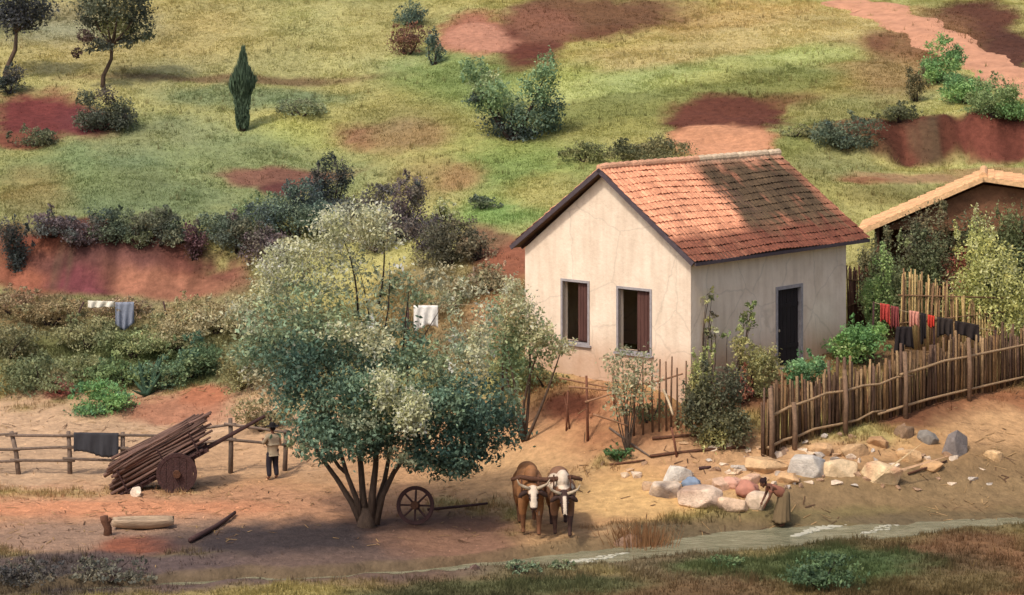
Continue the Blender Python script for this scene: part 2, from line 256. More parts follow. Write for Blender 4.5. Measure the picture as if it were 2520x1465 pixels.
def plaster():
    m, nt, b = nodes('lime_plaster'); N = nt.nodes; L = nt.links
    b.inputs['Roughness'].default_value = .9; b.inputs['Specular IOR Level'].default_value = .2
    tc = N.new('ShaderNodeTexCoord')
    n1 = N.new('ShaderNodeTexNoise'); n1.inputs['Scale'].default_value = .9; n1.inputs['Detail'].default_value = 9; n1.inputs['Roughness'].default_value = .7
    mp = N.new('ShaderNodeMapping'); mp.inputs['Scale'].default_value = (3.5, 3.5, .5); L.new(tc.outputs['Object'], mp.inputs[0])
    n2 = N.new('ShaderNodeTexNoise'); n2.inputs['Scale'].default_value = 1.2; n2.inputs['Detail'].default_value = 6
    L.new(tc.outputs['Object'], n1.inputs['Vector']); L.new(mp.outputs[0], n2.inputs['Vector'])
    r1 = N.new('ShaderNodeValToRGB'); e = r1.color_ramp.elements
    e[0].position = .3; e[0].color = (*lin((214, 193, 170)), 1); e[1].position = .62; e[1].color = (*lin((232, 214, 192)), 1)
    L.new(n1.outputs['Fac'], r1.inputs[0])
    r2 = N.new('ShaderNodeValToRGB'); e = r2.color_ramp.elements
    e[0].position = .34; e[0].color = (.66, .60, .54, 1); e[1].position = .56; e[1].color = (1, 1, 1, 1)
    L.new(n2.outputs['Fac'], r2.inputs[0])
    mx = N.new('ShaderNodeMix'); mx.data_type = 'RGBA'; mx.blend_type = 'MULTIPLY'; mx.inputs['Factor'].default_value = .3
    L.new(r1.outputs[0], mx.inputs[6]); L.new(r2.outputs[0], mx.inputs[7])
    # splashed red earth along the foot of the wall
    sx = N.new('ShaderNodeSeparateXYZ'); L.new(tc.outputs['Object'], sx.inputs[0])
    ad = N.new('ShaderNodeMath'); ad.operation = 'MULTIPLY_ADD'; ad.inputs[1].default_value = -.9; L.new(n1.outputs['Fac'], ad.inputs[0]); L.new(sx.outputs['Z'], ad.inputs[2])
    mr = N.new('ShaderNodeMapRange'); mr.inputs['From Min'].default_value = .55; mr.inputs['From Max'].default_value = -.4; mr.inputs['To Min'].default_value = 0; mr.inputs['To Max'].default_value = .55
    L.new(ad.outputs[0], mr.inputs['Value'])
    m2 = N.new('ShaderNodeMix'); m2.data_type = 'RGBA'; m2.inputs[7].default_value = (*lin((176, 126, 90)), 1)
    L.new(mr.outputs[0], m2.inputs['Factor']); L.new(mx.outputs[2], m2.inputs[6]); L.new(m2.outputs[2], b.inputs['Base Color'])
    # hairline cracks and bare patches where the lime has come away
    vo = N.new('ShaderNodeTexVoronoi'); vo.feature = 'DISTANCE_TO_EDGE'; vo.inputs['Scale'].default_value = .55
    dn = N.new('ShaderNodeTexNoise'); dn.inputs['Scale'].default_value = 2.2; dn.inputs['Detail'].default_value = 7; L.new(tc.outputs['Object'], dn.inputs['Vector'])
    dm = N.new('ShaderNodeMix'); dm.data_type = 'VECTOR'; dm.inputs['Factor'].default_value = .22; L.new(tc.outputs['Object'], dm.inputs[4]); L.new(dn.outputs['Color'], dm.inputs[5]); L.new(dm.outputs[1], vo.inputs['Vector'])
    cr = N.new('ShaderNodeMapRange'); cr.inputs['From Min'].default_value = .004; cr.inputs['From Max'].default_value = .014; cr.inputs['To Min'].default_value = .84; cr.inputs['To Max'].default_value = 1; L.new(vo.outputs['Distance'], cr.inputs['Value'])
    pn = N.new('ShaderNodeTexNoise'); pn.inputs['Scale'].default_value = .7; pn.inputs['Detail'].default_value = 10; pn.inputs['Roughness'].default_value = .72; L.new(tc.outputs['Object'], pn.inputs['Vector'])
    pr = N.new('ShaderNodeMapRange'); pr.inputs['From Min'].default_value = .62; pr.inputs['From Max'].default_value = .70; pr.inputs['To Min'].default_value = 1; pr.inputs['To Max'].default_value = .80; L.new(pn.outputs['Fac'], pr.inputs['Value'])
    mm = N.new('ShaderNodeMath'); mm.operation = 'MULTIPLY'; L.new(cr.outputs[0], mm.inputs[0]); L.new(pr.outputs[0], mm.inputs[1])
    cc = N.new('ShaderNodeCombineXYZ')
    for k in range(3): L.new(mm.outputs[0], cc.inputs[k])
    m3 = N.new('ShaderNodeMix'); m3.data_type = 'RGBA'; m3.blend_type = 'MULTIPLY'; m3.inputs['Factor'].default_value = .8; L.new(m2.outputs[2], m3.inputs[6]); L.new(cc.outputs[0], m3.inputs[7]); L.new(m3.outputs[2], b.inputs['Base Color'])
    n3 = N.new('ShaderNodeTexNoise'); n3.inputs['Scale'].default_value = 9; n3.inputs['Detail'].default_value = 8; L.new(tc.outputs['Object'], n3.inputs['Vector'])
    bp = N.new('ShaderNodeBump'); bp.inputs['Strength'].default_value = .35; bp.inputs['Distance'].default_value = .04
    L.new(n3.outputs['Fac'], bp.inputs['Height']); L.new(bp.outputs[0], b.inputs['Normal'])
    return m
M_PLASTER = plaster()
def water_mat():
    m, nt, b = nodes('stream_water'); N = nt.nodes; L = nt.links
    b.inputs['Base Color'].default_value = (*lin((92, 88, 66)), 1); b.inputs['Roughness'].default_value = .12; b.inputs['IOR'].default_value = 1.33
    tc = N.new('ShaderNodeTexCoord'); mp = N.new('ShaderNodeMapping'); mp.inputs['Scale'].default_value = (1, 2.6, 1); L.new(tc.outputs['Object'], mp.inputs[0])
    n = N.new('ShaderNodeTexNoise'); n.inputs['Scale'].default_value = 3.2; n.inputs['Detail'].default_value = 5; L.new(mp.outputs[0], n.inputs['Vector'])
    bp = N.new('ShaderNodeBump'); bp.inputs['Strength'].default_value = .5; bp.inputs['Distance'].default_value = .06
    L.new(n.outputs['Fac'], bp.inputs['Height']); L.new(bp.outputs[0], b.inputs['Normal'])
    n2 = N.new('ShaderNodeTexNoise'); n2.inputs['Scale'].default_value = 1.3; n2.inputs['Detail'].default_value = 7; n2.inputs['Roughness'].default_value = .75; L.new(mp.outputs[0], n2.inputs['Vector'])
    r = N.new('ShaderNodeValToRGB'); e = r.color_ramp.elements; e[0].position = .35; e[0].color = (*lin((100, 100, 78)), 1); e[1].position = .7; e[1].color = (*lin((150, 146, 120)), 1)
    L.new(n2.outputs['Fac'], r.inputs[0]); L.new(r.outputs[0], b.inputs['Base Color'])
    return m
M_WATER = water_mat()

# ------------------------------------------------------------------ mesh building
class MB:
    def __init__(s): s.v = []; s.f = []; s.c = []; s.n = 0
    def add(s, v, f, col=None):
        v = [tuple(p) for p in v]
        s.v += v; s.f += [tuple(i + s.n for i in q) for q in f]; s.n += len(v)
        s.c += [tuple(col) if col is not None else (.5, .5, .5)] * len(v); return s
    def box(s, a, b, col=None):
        (x0, y0, z0), (x1, y1, z1) = a, b
        return s.add([(x0, y0, z0), (x1, y0, z0), (x1, y1, z0), (x0, y1, z0), (x0, y0, z1), (x1, y0, z1), (x1, y1, z1), (x0, y1, z1)],
                     [(0, 3, 2, 1), (4, 5, 6, 7), (0, 1, 5, 4), (1, 2, 6, 5), (2, 3, 7, 6), (3, 0, 4, 7)], col)
    def prism(s, prof, axis, a, b, col=None):          # profile (2-D) swept along an axis
        n = len(prof); o = []
        for t in (a, b):
            for p, q in prof: o.append((t, p, q) if axis == 0 else (p, t, q))
        f = [tuple(range(n)), tuple(range(2 * n - 1, n - 1, -1))] + [(i, i + n, (i + 1) % n + n, (i + 1) % n) for i in range(n)]
        return s.add(o, f, col)
    def tube(s, pts, radii, n=7, col=None, wob=0, cap=True):
        pts = [Vector(p) for p in pts]
        if not hasattr(radii, '__len__'): radii = [radii] * len(pts)
        o = []; ref = None
        for i, p in enumerate(pts):
            t = (pts[min(i + 1, len(pts) - 1)] - pts[max(i - 1, 0)]).normalized()
            if ref is None: ref = Vector((1, 0, 0)) if abs(t.x) < .8 else Vector((0, 1, 0))
            e1 = (ref - t * ref.dot(t)).normalized(); e2 = t.cross(e1); ref = e1
            for k in range(n):
                a = 2 * PI * k / n; r = radii[i] * (1 + random.uniform(-wob, wob))
                o.append(p + e1 * math.cos(a) * r + e2 * math.sin(a) * r)
        f = []
        for i in range(len(pts) - 1):
            for k in range(n):
                f.append((i * n + k, i * n + (k + 1) % n, (i + 1) * n + (k + 1) % n, (i + 1) * n + k))
        if cap: f += [tuple(range(n - 1, -1, -1)), tuple(range((len(pts) - 1) * n, len(pts) * n))]
        return s.add(o, f, col)
    def ball(s, c, r, col=None, nu=12, nv=8, fn=None):
        c = Vector(c); r = Vector(r) if hasattr(r, '__len__') else Vector((r, r, r)); o = []
        for j in range(1, nv):
            th = PI * j / nv
            for i in range(nu):
                ph = 2 * PI * i / nu
                d = Vector((math.sin(th) * math.cos(ph), math.sin(th) * math.sin(ph), math.cos(th)))
                k = fn(d) if fn else 1
                o.append(c + Vector((d.x * r.x, d.y * r.y, d.z * r.z)) * k)
        o += [c + Vector((0, 0, r.z)) * (fn(Vector((0, 0, 1))) if fn else 1), c - Vector((0, 0, r.z)) * (fn(Vector((0, 0, -1))) if fn else 1)]
        f = []
        for j in range(nv - 2):
            for i in range(nu): f.append((j * nu + i, (j + 1) * nu + i, (j + 1) * nu + (i + 1) % nu, j * nu + (i + 1) % nu))
        m = (nv - 1) * nu
        for i in range(nu):
            f.append((m, i, (i + 1) % nu)); f.append((m + 1, (nv - 2) * nu + (i + 1) % nu, (nv - 2) * nu + i))
        return s.add(o, f, col)
def set_col(me, cols):
    at = me.color_attributes.new('col', 'FLOAT_COLOR', 'POINT')
    c = np.ones((len(me.vertices), 4), np.float32); c[:, :3] = cols
    at.data.foreach_set('color', c.ravel())
def obj(name, mb, material, parent=None, smooth=False, off=None):
    """ONE mesh object; off is subtracted from the vertices (the base of the thing it hangs under)"""
    me = bpy.data.meshes.new(name)
    v = np.array([tuple(p) for p in mb.v], float)
    if off is not None: v = v - np.array(off)
    me.from_pydata(v.tolist(), [], mb.f); set_col(me, np.array(mb.c))
    if smooth: me.polygons.foreach_set('use_smooth', [True] * len(me.polygons))
    me.materials.append(material); me.update()
    o = bpy.data.objects.new(name, me); COL.objects.link(o)
    if parent: o.parent = parent
    return o
def quads(name, v, cols, material, parent=None, tri=False):
    """fast path: v is (n,4,3) quads or (n,3,3) triangles, one colour per face"""
    k = v.shape[1]; n = len(v)
    me = bpy.data.meshes.new(name); me.vertices.add(n * k); me.loops.add(n * k); me.polygons.add(n)
    me.vertices.foreach_set('co', v.astype(np.float32).ravel())
    me.loops.foreach_set('vertex_index', np.arange(n * k, dtype=np.int32))
    me.polygons.foreach_set('loop_start', np.arange(0, n * k, k, dtype=np.int32))
    me.update(); set_col(me, np.repeat(cols, k, axis=0)); me.materials.append(material)
    o = bpy.data.objects.new(name, me); COL.objects.link(o)
    if parent: o.parent = parent
    return o
def tag(o, label, cat, group=None, kind=None):
    o['label'] = label; o['category'] = cat
    if group: o['group'] = group
    if kind: o['kind'] = kind
    return o
def thing(name, label, cat, loc=(0, 0, 0), rz=0, group=None):
    o = bpy.data.objects.new(name, None); COL.objects.link(o); o.empty_display_size = .2
    o.location = loc; o.rotation_euler = (0, 0, rz); return tag(o, label, cat, group)
def copy_thing(root, loc, rot=None, label=None):
    r = root.copy(); COL.objects.link(r); r.location = loc
    if rot is not None: r.rotation_euler = rot
    if label: r['label'] = label
    for ch in list(root.children):
        c = ch.copy(); COL.objects.link(c); c.parent = r
    return r
def mesh_arrays(o):
    dg = bpy.context.evaluated_depsgraph_get(); me = o.evaluated_get(dg).to_mesh()
    n = len(me.vertices); co = np.empty(n * 3, np.float32); me.vertices.foreach_get('co', co)
    f = [tuple(p.vertices) for p in me.polygons]; o.evaluated_get(dg).to_mesh_clear(); return co.reshape(-1, 3), f
def drop(o):
    me = o.data; bpy.data.objects.remove(o); bpy.data.meshes.remove(me)
def skin(nodes_, edges, root, sub=2):
    names = list(nodes_); ix = {k: i for i, k in enumerate(names)}
    me = bpy.data.meshes.new('skin_tmp'); me.from_pydata([tuple(nodes_[k][0]) for k in names], [(ix[a], ix[b]) for a, b in edges], [])
    o = bpy.data.objects.new('skin_tmp', me); COL.objects.link(o)
    md = o.modifiers.new('s', 'SKIN'); md.use_smooth_shade = True
    sv = me.skin_vertices[0].data if me.skin_vertices else None
    if sv is None:
        bpy.context.view_layer.update()
        bm = bmesh.new(); bm.from_mesh(me); bm.verts.layers.skin.verify(); bm.to_mesh(me); bm.free(); sv = me.skin_vertices[0].data
    for k in names:
        r = nodes_[k][1]; sv[ix[k]].radius = r if hasattr(r, '__len__') else (r, r); sv[ix[k]].use_root = k == root
    if sub: m2 = o.modifiers.new('u', 'SUBSURF'); m2.levels = sub; m2.render_levels = sub
    bpy.context.view_layer.update(); r = mesh_arrays(o); drop(o); return r
def fuse(name, pieces, voxel, colfn, material, parent, smooth_it=2):
    """joins overlapping pieces into one continuous skin"""
    mb = MB()
    for v, f in pieces: mb.add(v, f)
    me = bpy.data.meshes.new('fuse_tmp'); me.from_pydata(mb.v, [], mb.f); o = bpy.data.objects.new('fuse_tmp', me); COL.objects.link(o)
    r = o.modifiers.new('r', 'REMESH'); r.mode = 'VOXEL'; r.voxel_size = voxel
    if smooth_it: s = o.modifiers.new('sm', 'SMOOTH'); s.factor = .5; s.iterations = smooth_it
    bpy.context.view_layer.update(); v, f = mesh_arrays(o); drop(o)
    me = bpy.data.meshes.new(name); me.from_pydata(v.tolist(), [], f); set_col(me, colfn(v))
    me.polygons.foreach_set('use_smooth', [True] * len(f)); me.materials.append(material)
    o = bpy.data.objects.new(name, me); COL.objects.link(o); o.parent = parent; return o
def arr(mb): return [tuple(p) for p in mb.v], mb.f

# ------------------------------------------------------------------ ground
def build_ground():
    xs = np.concatenate([np.arange(-170, -34, 4), np.arange(-34, 34, .2), np.arange(34, 171, 4)])
    ys = np.concatenate([np.arange(-50, 54, 2), np.arange(54, 60, .4), np.arange(60, 110, .14), np.arange(110, 134, .3), np.arange(134, 410, 4)])
    X, Y = np.meshgrid(xs, ys); x = X.ravel(); y = Y.ravel(); z = zt(x, y)
    nx, ny = len(xs), len(ys)
    i = (np.arange(ny - 1)[:, None] * nx + np.arange(nx - 1)[None]).ravel()
    f = np.stack([i, i + 1, i + nx + 1, i + nx], 1).astype(np.int32)
    me = bpy.data.meshes.new('ground'); me.vertices.add(len(x)); me.loops.add(f.size); me.polygons.add(len(f))
    me.vertices.foreach_set('co', np.stack([x, y, z], 1).astype(np.float32).ravel())
    me.loops.foreach_set('vertex_index', f.ravel()); me.polygons.foreach_set('loop_start', np.arange(0, f.size, 4, dtype=np.int32))
    me.polygons.foreach_set('use_smooth', np.ones(len(f), bool)); me.update()
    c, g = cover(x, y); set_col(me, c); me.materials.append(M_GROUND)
    o = bpy.data.objects.new('ground', me); COL.objects.link(o)
    tag(o, 'sloping ground of dry hillside turf, red earth cuts and sandy yard', 'ground', kind='structure')
build_ground()
def build_stream():
    xs = np.arange(-30, 40, .35); mb = MB(); v = []; f = []
    for k, x in enumerate(xs):
        cy = np.interp(x, _st[:, 0], _st[:, 1]) + (fbm(np.array([x * .55]), np.array([3.]), 5, 3)[0] - .5) * 1.1; w = np.interp(x, _st[:, 0], _st[:, 2]) * 1.25
        for t in np.linspace(-1, 1, 7): v.append((x, cy + t * w, STREAM_Z))
    for k in range(len(xs) - 1):
        for j in range(6): f.append((k * 7 + j, (k + 1) * 7 + j, (k + 1) * 7 + j + 1, k * 7 + j + 1))
    mb.add(v, f); o = obj('stream', mb, M_WATER, smooth=True); tag(o, 'shallow murky stream crossing the foreground', 'stream', kind='structure')
build_stream()
def build_foam():
    mb = MB(); rs = random.Random(12)
    for a_, b_, n_, off_, sg_ in ((1950, 2130, 260, .1, .10), (2110, 2230, 40, -.1, .10), (1400, 1540, 70, .0, .16), (2300, 2420, 40, .2, .1)):
        for i in range(n_):
            t = rs.random(); u = a_ + (b_ - a_) * t; x = (u - CX) / F * 70; cy = np.interp(x, _st[:, 0], _st[:, 1]); x *= cy / 70; w = np.interp(x, _st[:, 0], _st[:, 2])
            wob = (float(fbm(np.array([x * .55]), np.array([3.]), 5, 3)[0]) - .5) * 1.1
            y = cy + wob + w * (off_ + .5 * (t - .5) + rs.gauss(0, sg_ * .75) * (1.2 - abs(2 * t - 1))); r = rs.uniform(.02, .055); mb.ball((x, y, STREAM_Z + .004), (r * rs.uniform(1, 3.5), r, r * .3), None, 7, 5)
    o = obj('foam', mb, mat('foam', (170, 166, 148), rough=.6, nscale=8, namt=.1, bump=.2), None, True); tag(o, 'white riffle foam on the shallow stream', 'foam', kind='stuff')
build_foam()
def build_road():
    pts = [P(u, v) for u, v in ((2060, 4), (2150, 20), (2240, 62), (2330, 112), (2420, 158), (2520, 212), (2620, 262), (2760, 330))]
    mb = MB(); v = []; f = []; rows = []
    for i in range(len(pts) - 1):
        for t in np.linspace(0, 1, 14, endpoint=False): rows.append(pts[i].lerp(pts[i + 1], t))
    for i, p in enumerate(rows):
        q = rows[min(i + 1, len(rows) - 1)] - rows[max(i - 1, 0)]; n = Vector((-q.y, q.x, 0)).normalized()
        w = 1.6 + .3 * math.sin(i * .5) + random.uniform(-.12, .12)
        for t in np.linspace(-1, 1, 11):
            r = p + n * w * t; v.append((r.x, r.y, zt1(r.x, r.y) + .09 - .14 * abs(t) ** 4))
    for i in range(len(rows) - 1):
        for j in range(10): f.append((i * 11 + j, (i + 1) * 11 + j, (i + 1) * 11 + j + 1, i * 11 + j + 1))
    mb.add(v, f); o = obj('dirt_road', mb, M_ROAD, smooth=True); tag(o, 'orange dirt road climbing the hill at upper right', 'road', kind='structure')
build_road()

def blades(name, label, pts, hgt, wid, cols, lean=.5, per=3):
    n = len(pts); m = n * per
    base = np.repeat(pts, per, 0) + np.concatenate([RNG.normal(0, .05, (m, 2)), np.zeros((m, 1))], 1)
    a = RNG.uniform(0, 2 * PI, m); h = np.repeat(hgt, per) * RNG.uniform(.55, 1.25, m); w = np.repeat(wid, per) * RNG.uniform(.7, 1.3, m)
    d = np.stack([np.cos(a), np.sin(a), np.zeros(m)], 1); l = RNG.uniform(0, 2 * PI, m); k = RNG.uniform(.1, 1, m) * lean
    tip = base + np.stack([np.cos(l) * h * k, np.sin(l) * h * k, h], 1)
    v = np.stack([base - d * w[:, None] / 2 - [0, 0, .03], base + d * w[:, None] / 2 - [0, 0, .03], tip], 1)
    c = np.repeat(cols, per, 0) * RNG.uniform(.92, 1.10, (m, 1)); c[:, 0] *= RNG.uniform(.96, 1.04, m)
    o = quads(name, v, c, M_GRASS); tag(o, label, 'grass', kind='stuff'); return o
def build_grass():
    n = 400000
    y = np.sqrt(RNG.uniform(92 ** 2, 134 ** 2, n)); x = np.where(RNG.uniform(0, 1, n) < .82, RNG.uniform(-.235, .235, n), RNG.choice([-1, 1], n) * RNG.uniform(.235, .36, n)) * y
    c, g = cover(x, y); dens = fbm(x * .8, y * .8, 71, 3)
    k = RNG.uniform(0, 1, n) < g * (.25 + 1.1 * dens)
    x, y, c, d = x[k], y[k], c[k], dens[k]
    blades('hill_grass', 'dry olive grass covering the hillside', np.stack([x, y, zt(x, y)], 1), .035 + .10 * d ** 2, np.full(len(x), .034), c * [1.08, 1.1, 1.0], .9)
    n = 330000
    y = np.sqrt(RNG.uniform(50 ** 2, 93 ** 2, n)); x = np.where(RNG.uniform(0, 1, n) < .85, RNG.uniform(-.235, .235, n), RNG.choice([-1, 1], n) * RNG.uniform(.235, .36, n)) * y
    c, g = cover(x, y); dens = fbm(x * 1.1, y * 1.1, 73, 3)
    ax = (x - 5.79) * .661 + (y - 76.8) * .75; bx = -(x - 5.79) * .75 + (y - 76.8) * .661
    inh = (ax > -.3) & (ax < 9.3) & (bx > -.3) & (bx < 7.4)
    k = (RNG.uniform(0, 1, n) < g * (.1 + 1.2 * dens)) & ~inh
    x, y, c, d = x[k], y[k], c[k], dens[k]
    blades('meadow_grass', 'low brown and green grass around the yard and stream', np.stack([x, y, zt(x, y)], 1), .06 + .24 * d ** 2, np.full(len(x), .028), c, .8)
build_grass()
def build_tufts():
    n = 9000
    y = np.sqrt(RNG.uniform(62 ** 2, 132 ** 2, n)); x = RNG.uniform(-.235, .235, n) * y
    c, g = cover(x, y); d = fbm(x * .35, y * .35, 91, 4); e = fbm(x * 2, y * 2, 92, 2)
    k = (g > .25) & (d + .3 * e > .70) & (RNG.uniform(0, 1, n) < .55)
    x, y, c, d = x[k], y[k], c[k], d[k]
    sh = np.where(RNG.uniform(0, 1, len(x))[:, None] < .5, lin((96, 98, 58))[None], lin((142, 120, 76))[None])
    blades('tall_grass', 'taller dry grass tufts scattered over the slope', np.stack([x, y, zt(x, y)], 1), RNG.uniform(.14, .38, len(x)), np.full(len(x), .03), c * .7 + sh * .3, .7, per=9)
build_tufts()
def build_gravel():
    n = 15000; y = np.sqrt(RNG.uniform(61 ** 2, 92 ** 2, n)); x = RNG.uniform(-.23, .23, n) * y; c, g = cover(x, y); d = fbm(x * .6, y * .6, 95, 4)
    k = (g < .3) & (d + RNG.uniform(-.2, .2, n) > .5); x, y, c = x[k], y[k], c[k]; m = len(x); z = zt(x, y)
    r = .012 + .045 * RNG.uniform(0, 1, m) ** 4; p = np.stack([x, y, z], 1); V = []; a = RNG.uniform(0, 2 * PI, m)
    ring = [np.stack([np.cos(a + q) * r * RNG.uniform(.7, 1.3, m), np.sin(a + q) * r * RNG.uniform(.7, 1.3, m), -r * .2], 1) + p for q in (0, 1.57, 3.14, 4.71)]; top = p + np.stack([RNG.normal(0, .2, m) * r, RNG.normal(0, .2, m) * r, r * .75], 1)
    v = np.concatenate([np.stack([ring[i], ring[(i + 1) % 4], top], 1) for i in range(4)]); col = np.concatenate([c * RNG.uniform(.7, 1.45, (m, 1))] * 4)
    tag(quads('gravel', v, np.clip(col, .01, .8), M_ROCK), 'loose gravel and clods over the bare earth', 'gravel', kind='stuff')
build_gravel()
def build_straw():
    n = 5500; y = np.sqrt(RNG.uniform(62 ** 2, 91 ** 2, n)); x = RNG.uniform(-.23, .23, n) * y; c, g = cover(x, y); d = fbm(x * .45, y * .45, 97, 3); k = (g < .4) & (d + RNG.uniform(-.12, .12, n) > .56); x, y, c = x[k], y[k], c[k]; m = len(x)
    a = RNG.uniform(0, 2 * PI, m); L = RNG.uniform(.05, .22, m); w = RNG.uniform(.008, .02, m); dx = np.stack([np.cos(a), np.sin(a)], 1); nx = np.stack([-np.sin(a), np.cos(a)], 1); p = np.stack([x, y], 1)
    q = [p - dx * L[:, None] - nx * w[:, None], p + dx * L[:, None] - nx * w[:, None], p + dx * L[:, None] + nx * w[:, None], p - dx * L[:, None] + nx * w[:, None]]
    v = np.stack([np.concatenate([r, (zt(r[:, 0], r[:, 1]) + .018)[:, None]], 1) for r in q], 1); col = np.where(RNG.uniform(0, 1, m)[:, None] < .6, lin((168, 138, 98))[None], lin((104, 80, 62))[None]) * RNG.uniform(.7, 1.2, (m, 1))
    tag(quads('straw', v, col, M_GRASS), 'scraps of straw and twig scattered on the yard', 'straw', kind='stuff')
build_straw()

# ------------------------------------------------------------------ plants
def leaves(lobes, n, size, seed, spread=.2, flat=.5, jitter=.16, per=12):
    """lobes: (centre, radii, colour, share); leaf-sized folded faces in clumps through each lobe's volume"""
    r = np.random.default_rng(seed); V = []; Cc = []
    tot = sum(l[3] * (l[1][0] * l[1][1] * l[1][2]) ** (2 / 3) for l in lobes)
    for c, rad, col, share in lobes:
        k = max(6, int(n * share * (rad[0] * rad[1] * rad[2]) ** (2 / 3) / tot)); nc = max(3, k // per)
        d = r.normal(size=(nc, 3)); d /= np.linalg.norm(d, axis=1)[:, None]
        rr = r.uniform(.25, 1.12, nc) ** .6
        cc = np.array(c) + d * rr[:, None] * np.array(rad)
        bri = r.uniform(1 - jitter * 1.6, 1 + jitter * 1.6, nc); hue = r.normal(0, jitter * .35, nc)
        i = r.integers(0, nc, k)
        p = cc[i] + r.normal(0, 1, (k, 3)) * np.minimum(np.array(rad) * spread, .32)
        L = size * r.uniform(.4, 1.45, k); W = L * r.uniform(.4, .62, k)
        ax = r.normal(size=(k, 3)); ax[:, 2] -= .25; ax /= np.linalg.norm(ax, axis=1)[:, None]
        nn = r.normal(size=(k, 3)) * (1 - flat) + d[i] * flat * .5 + np.array([0, 0, flat]); s = np.cross(ax, nn); s /= np.linalg.norm(s, axis=1)[:, None] + 1e-9
        up = np.cross(s, ax)
        a = p - ax * L[:, None] / 2; b = p + ax * L[:, None] / 2
        e = p + s * W[:, None] / 2 + up * L[:, None] * .12; f = p - s * W[:, None] / 2 + up * L[:, None] * .12
        V.append(np.stack([a, e, b, f], 1))
        q = np.array(col)[None] * (bri[i] * r.uniform(1 - jitter, 1 + jitter, k))[:, None]
        q[:, 0] *= 1 + hue[i]; q[:, 2] *= 1 - hue[i]
        Cc.append(q)
    return np.concatenate(V), np.clip(np.concatenate(Cc), .004, .9)
def leaf_part(name, root, lobes, n, size, seed, k0=None, **k):
    v, c = leaves(lobes, n, size, seed, **k); v = v - np.array(root.location); c = c * (k0 or LEAF_K); c = np.clip(c * .76 + c.mean(1)[:, None] * .24, .004, .6)
    return quads(name, v, c, M_LEAF, root)
def limb(p0, p1, bend=.15, n=5):
    p0 = Vector(p0); p1 = Vector(p1); L = (p1 - p0).length
    o = Vector((random.uniform(-1, 1), random.uniform(-1, 1), random.uniform(-.3, .5))) * L * bend
    return [p0.lerp(p1, t) + o * math.sin(PI * t) for t in np.linspace(0, 1, n)]
_seed = [100]; LEAF_K = 2.1
def bush(name, u, vb, w, h, cols, label, cat='bush', n=None, size=None, group=None, dens=1, lob=None, d=None, stems=4, mat_=None):
    """a plant standing at photo pixel (u, vb), w x h photo pixels as seen; its crown is a handful of uneven lobes with depth"""
    _seed[0] += 1; rs = random.Random(_seed[0])
    if d is None: p = P(u, vb)
    else:
        p = A(u, vb, d); p.z = zt1(p.x, p.y)
    k = p.y / F; W = w * k; Hh = h * k
    top = max(A(u, vb, p.y).z, p.z) + Hh if d is not None else p.z + Hh
    root = thing(name, label, cat, p, 0, group)
    cols = [lin(c) for c in cols]
    lobes = []; nl = lob or max(4, min(14, int(3 + W * 2.2)))
    for i in range(nl):
        t = rs.uniform(-.36, .36); zf = rs.uniform(.12, .84) * (1 - .9 * abs(t) ** 1.5)
        r = rs.uniform(.17, .29)
        lobes.append(((p.x + t * W, p.y + rs.uniform(-.3, .3) * W, p.z + zf * (top - p.z)), (r * W, r * W * rs.uniform(.8, 1.1), max(.2 * (top - p.z), r * .75 * (top - p.z))), rs.choice(cols), rs.uniform(.6, 1.3)))
    for i in range(7):
        a_ = rs.uniform(0, PI); q = rs.uniform(.05, .1) * W; rr_ = rs.uniform(.36, .52)
        lobes.append(((p.x + math.cos(a_) * rr_ * W, p.y + rs.uniform(-.25, .25) * W, p.z + (.25 + math.sin(a_) * rs.uniform(.5, .78)) * (top - p.z)), (q, q, max(q, .09 * (top - p.z))), rs.choice(cols), 1))
    lobes.append(((p.x, p.y, p.z + .3 * (top - p.z)), (.36 * W, .32 * W, .3 * (top - p.z)), cols[0], .8))
    s = size or max(.07, min(.12, .075 + .015 * W)); area = W * (top - p.z)
    n = n or int(max(260, min(9000, area * 1250 * dens)))
    leaf_part('foliage', root, lobes, n, s, _seed[0])
    mb = MB()
    for i in range(stems):
        l = lobes[i % len(lobes)][0]; mb.tube(limb((p.x + rs.uniform(-.06, .06) * W, p.y, p.z - .1), l, .12), [.035 + .012 * W, .03 + .01 * W, .024, .018, .008], 6)
    obj('stem', mb, mat_ or M_BARKD, root, True, p)
    return root
DG = [(72, 82, 60), (86, 94, 66), (62, 74, 60)]; DP = [(84, 72, 72), (92, 86, 72), (74, 78, 72)]; TE = [(70, 88, 74), (84, 98, 76), (60, 72, 68)]
MG = [(84, 104, 58), (100, 116, 64), (74, 92, 56)]; BG = [(92, 126, 66), (110, 140, 70), (78, 110, 62)]; YG = [(150, 148, 66), (168, 160, 74), (128, 130, 60)]
OL = [(112, 110, 66), (96, 96, 58), (126, 118, 70)]; RB = [(128, 70, 50), (108, 60, 46), (140, 92, 58)]; PA = [(176, 172, 122), (156, 156, 108), (140, 144, 104)]
BK = [(54, 60, 58), (70, 68, 62), (50, 58, 52)]
G1, G2, G3 = 'bushes on the hillside', 'bushes around the house', 'plants on the slope above the yard'
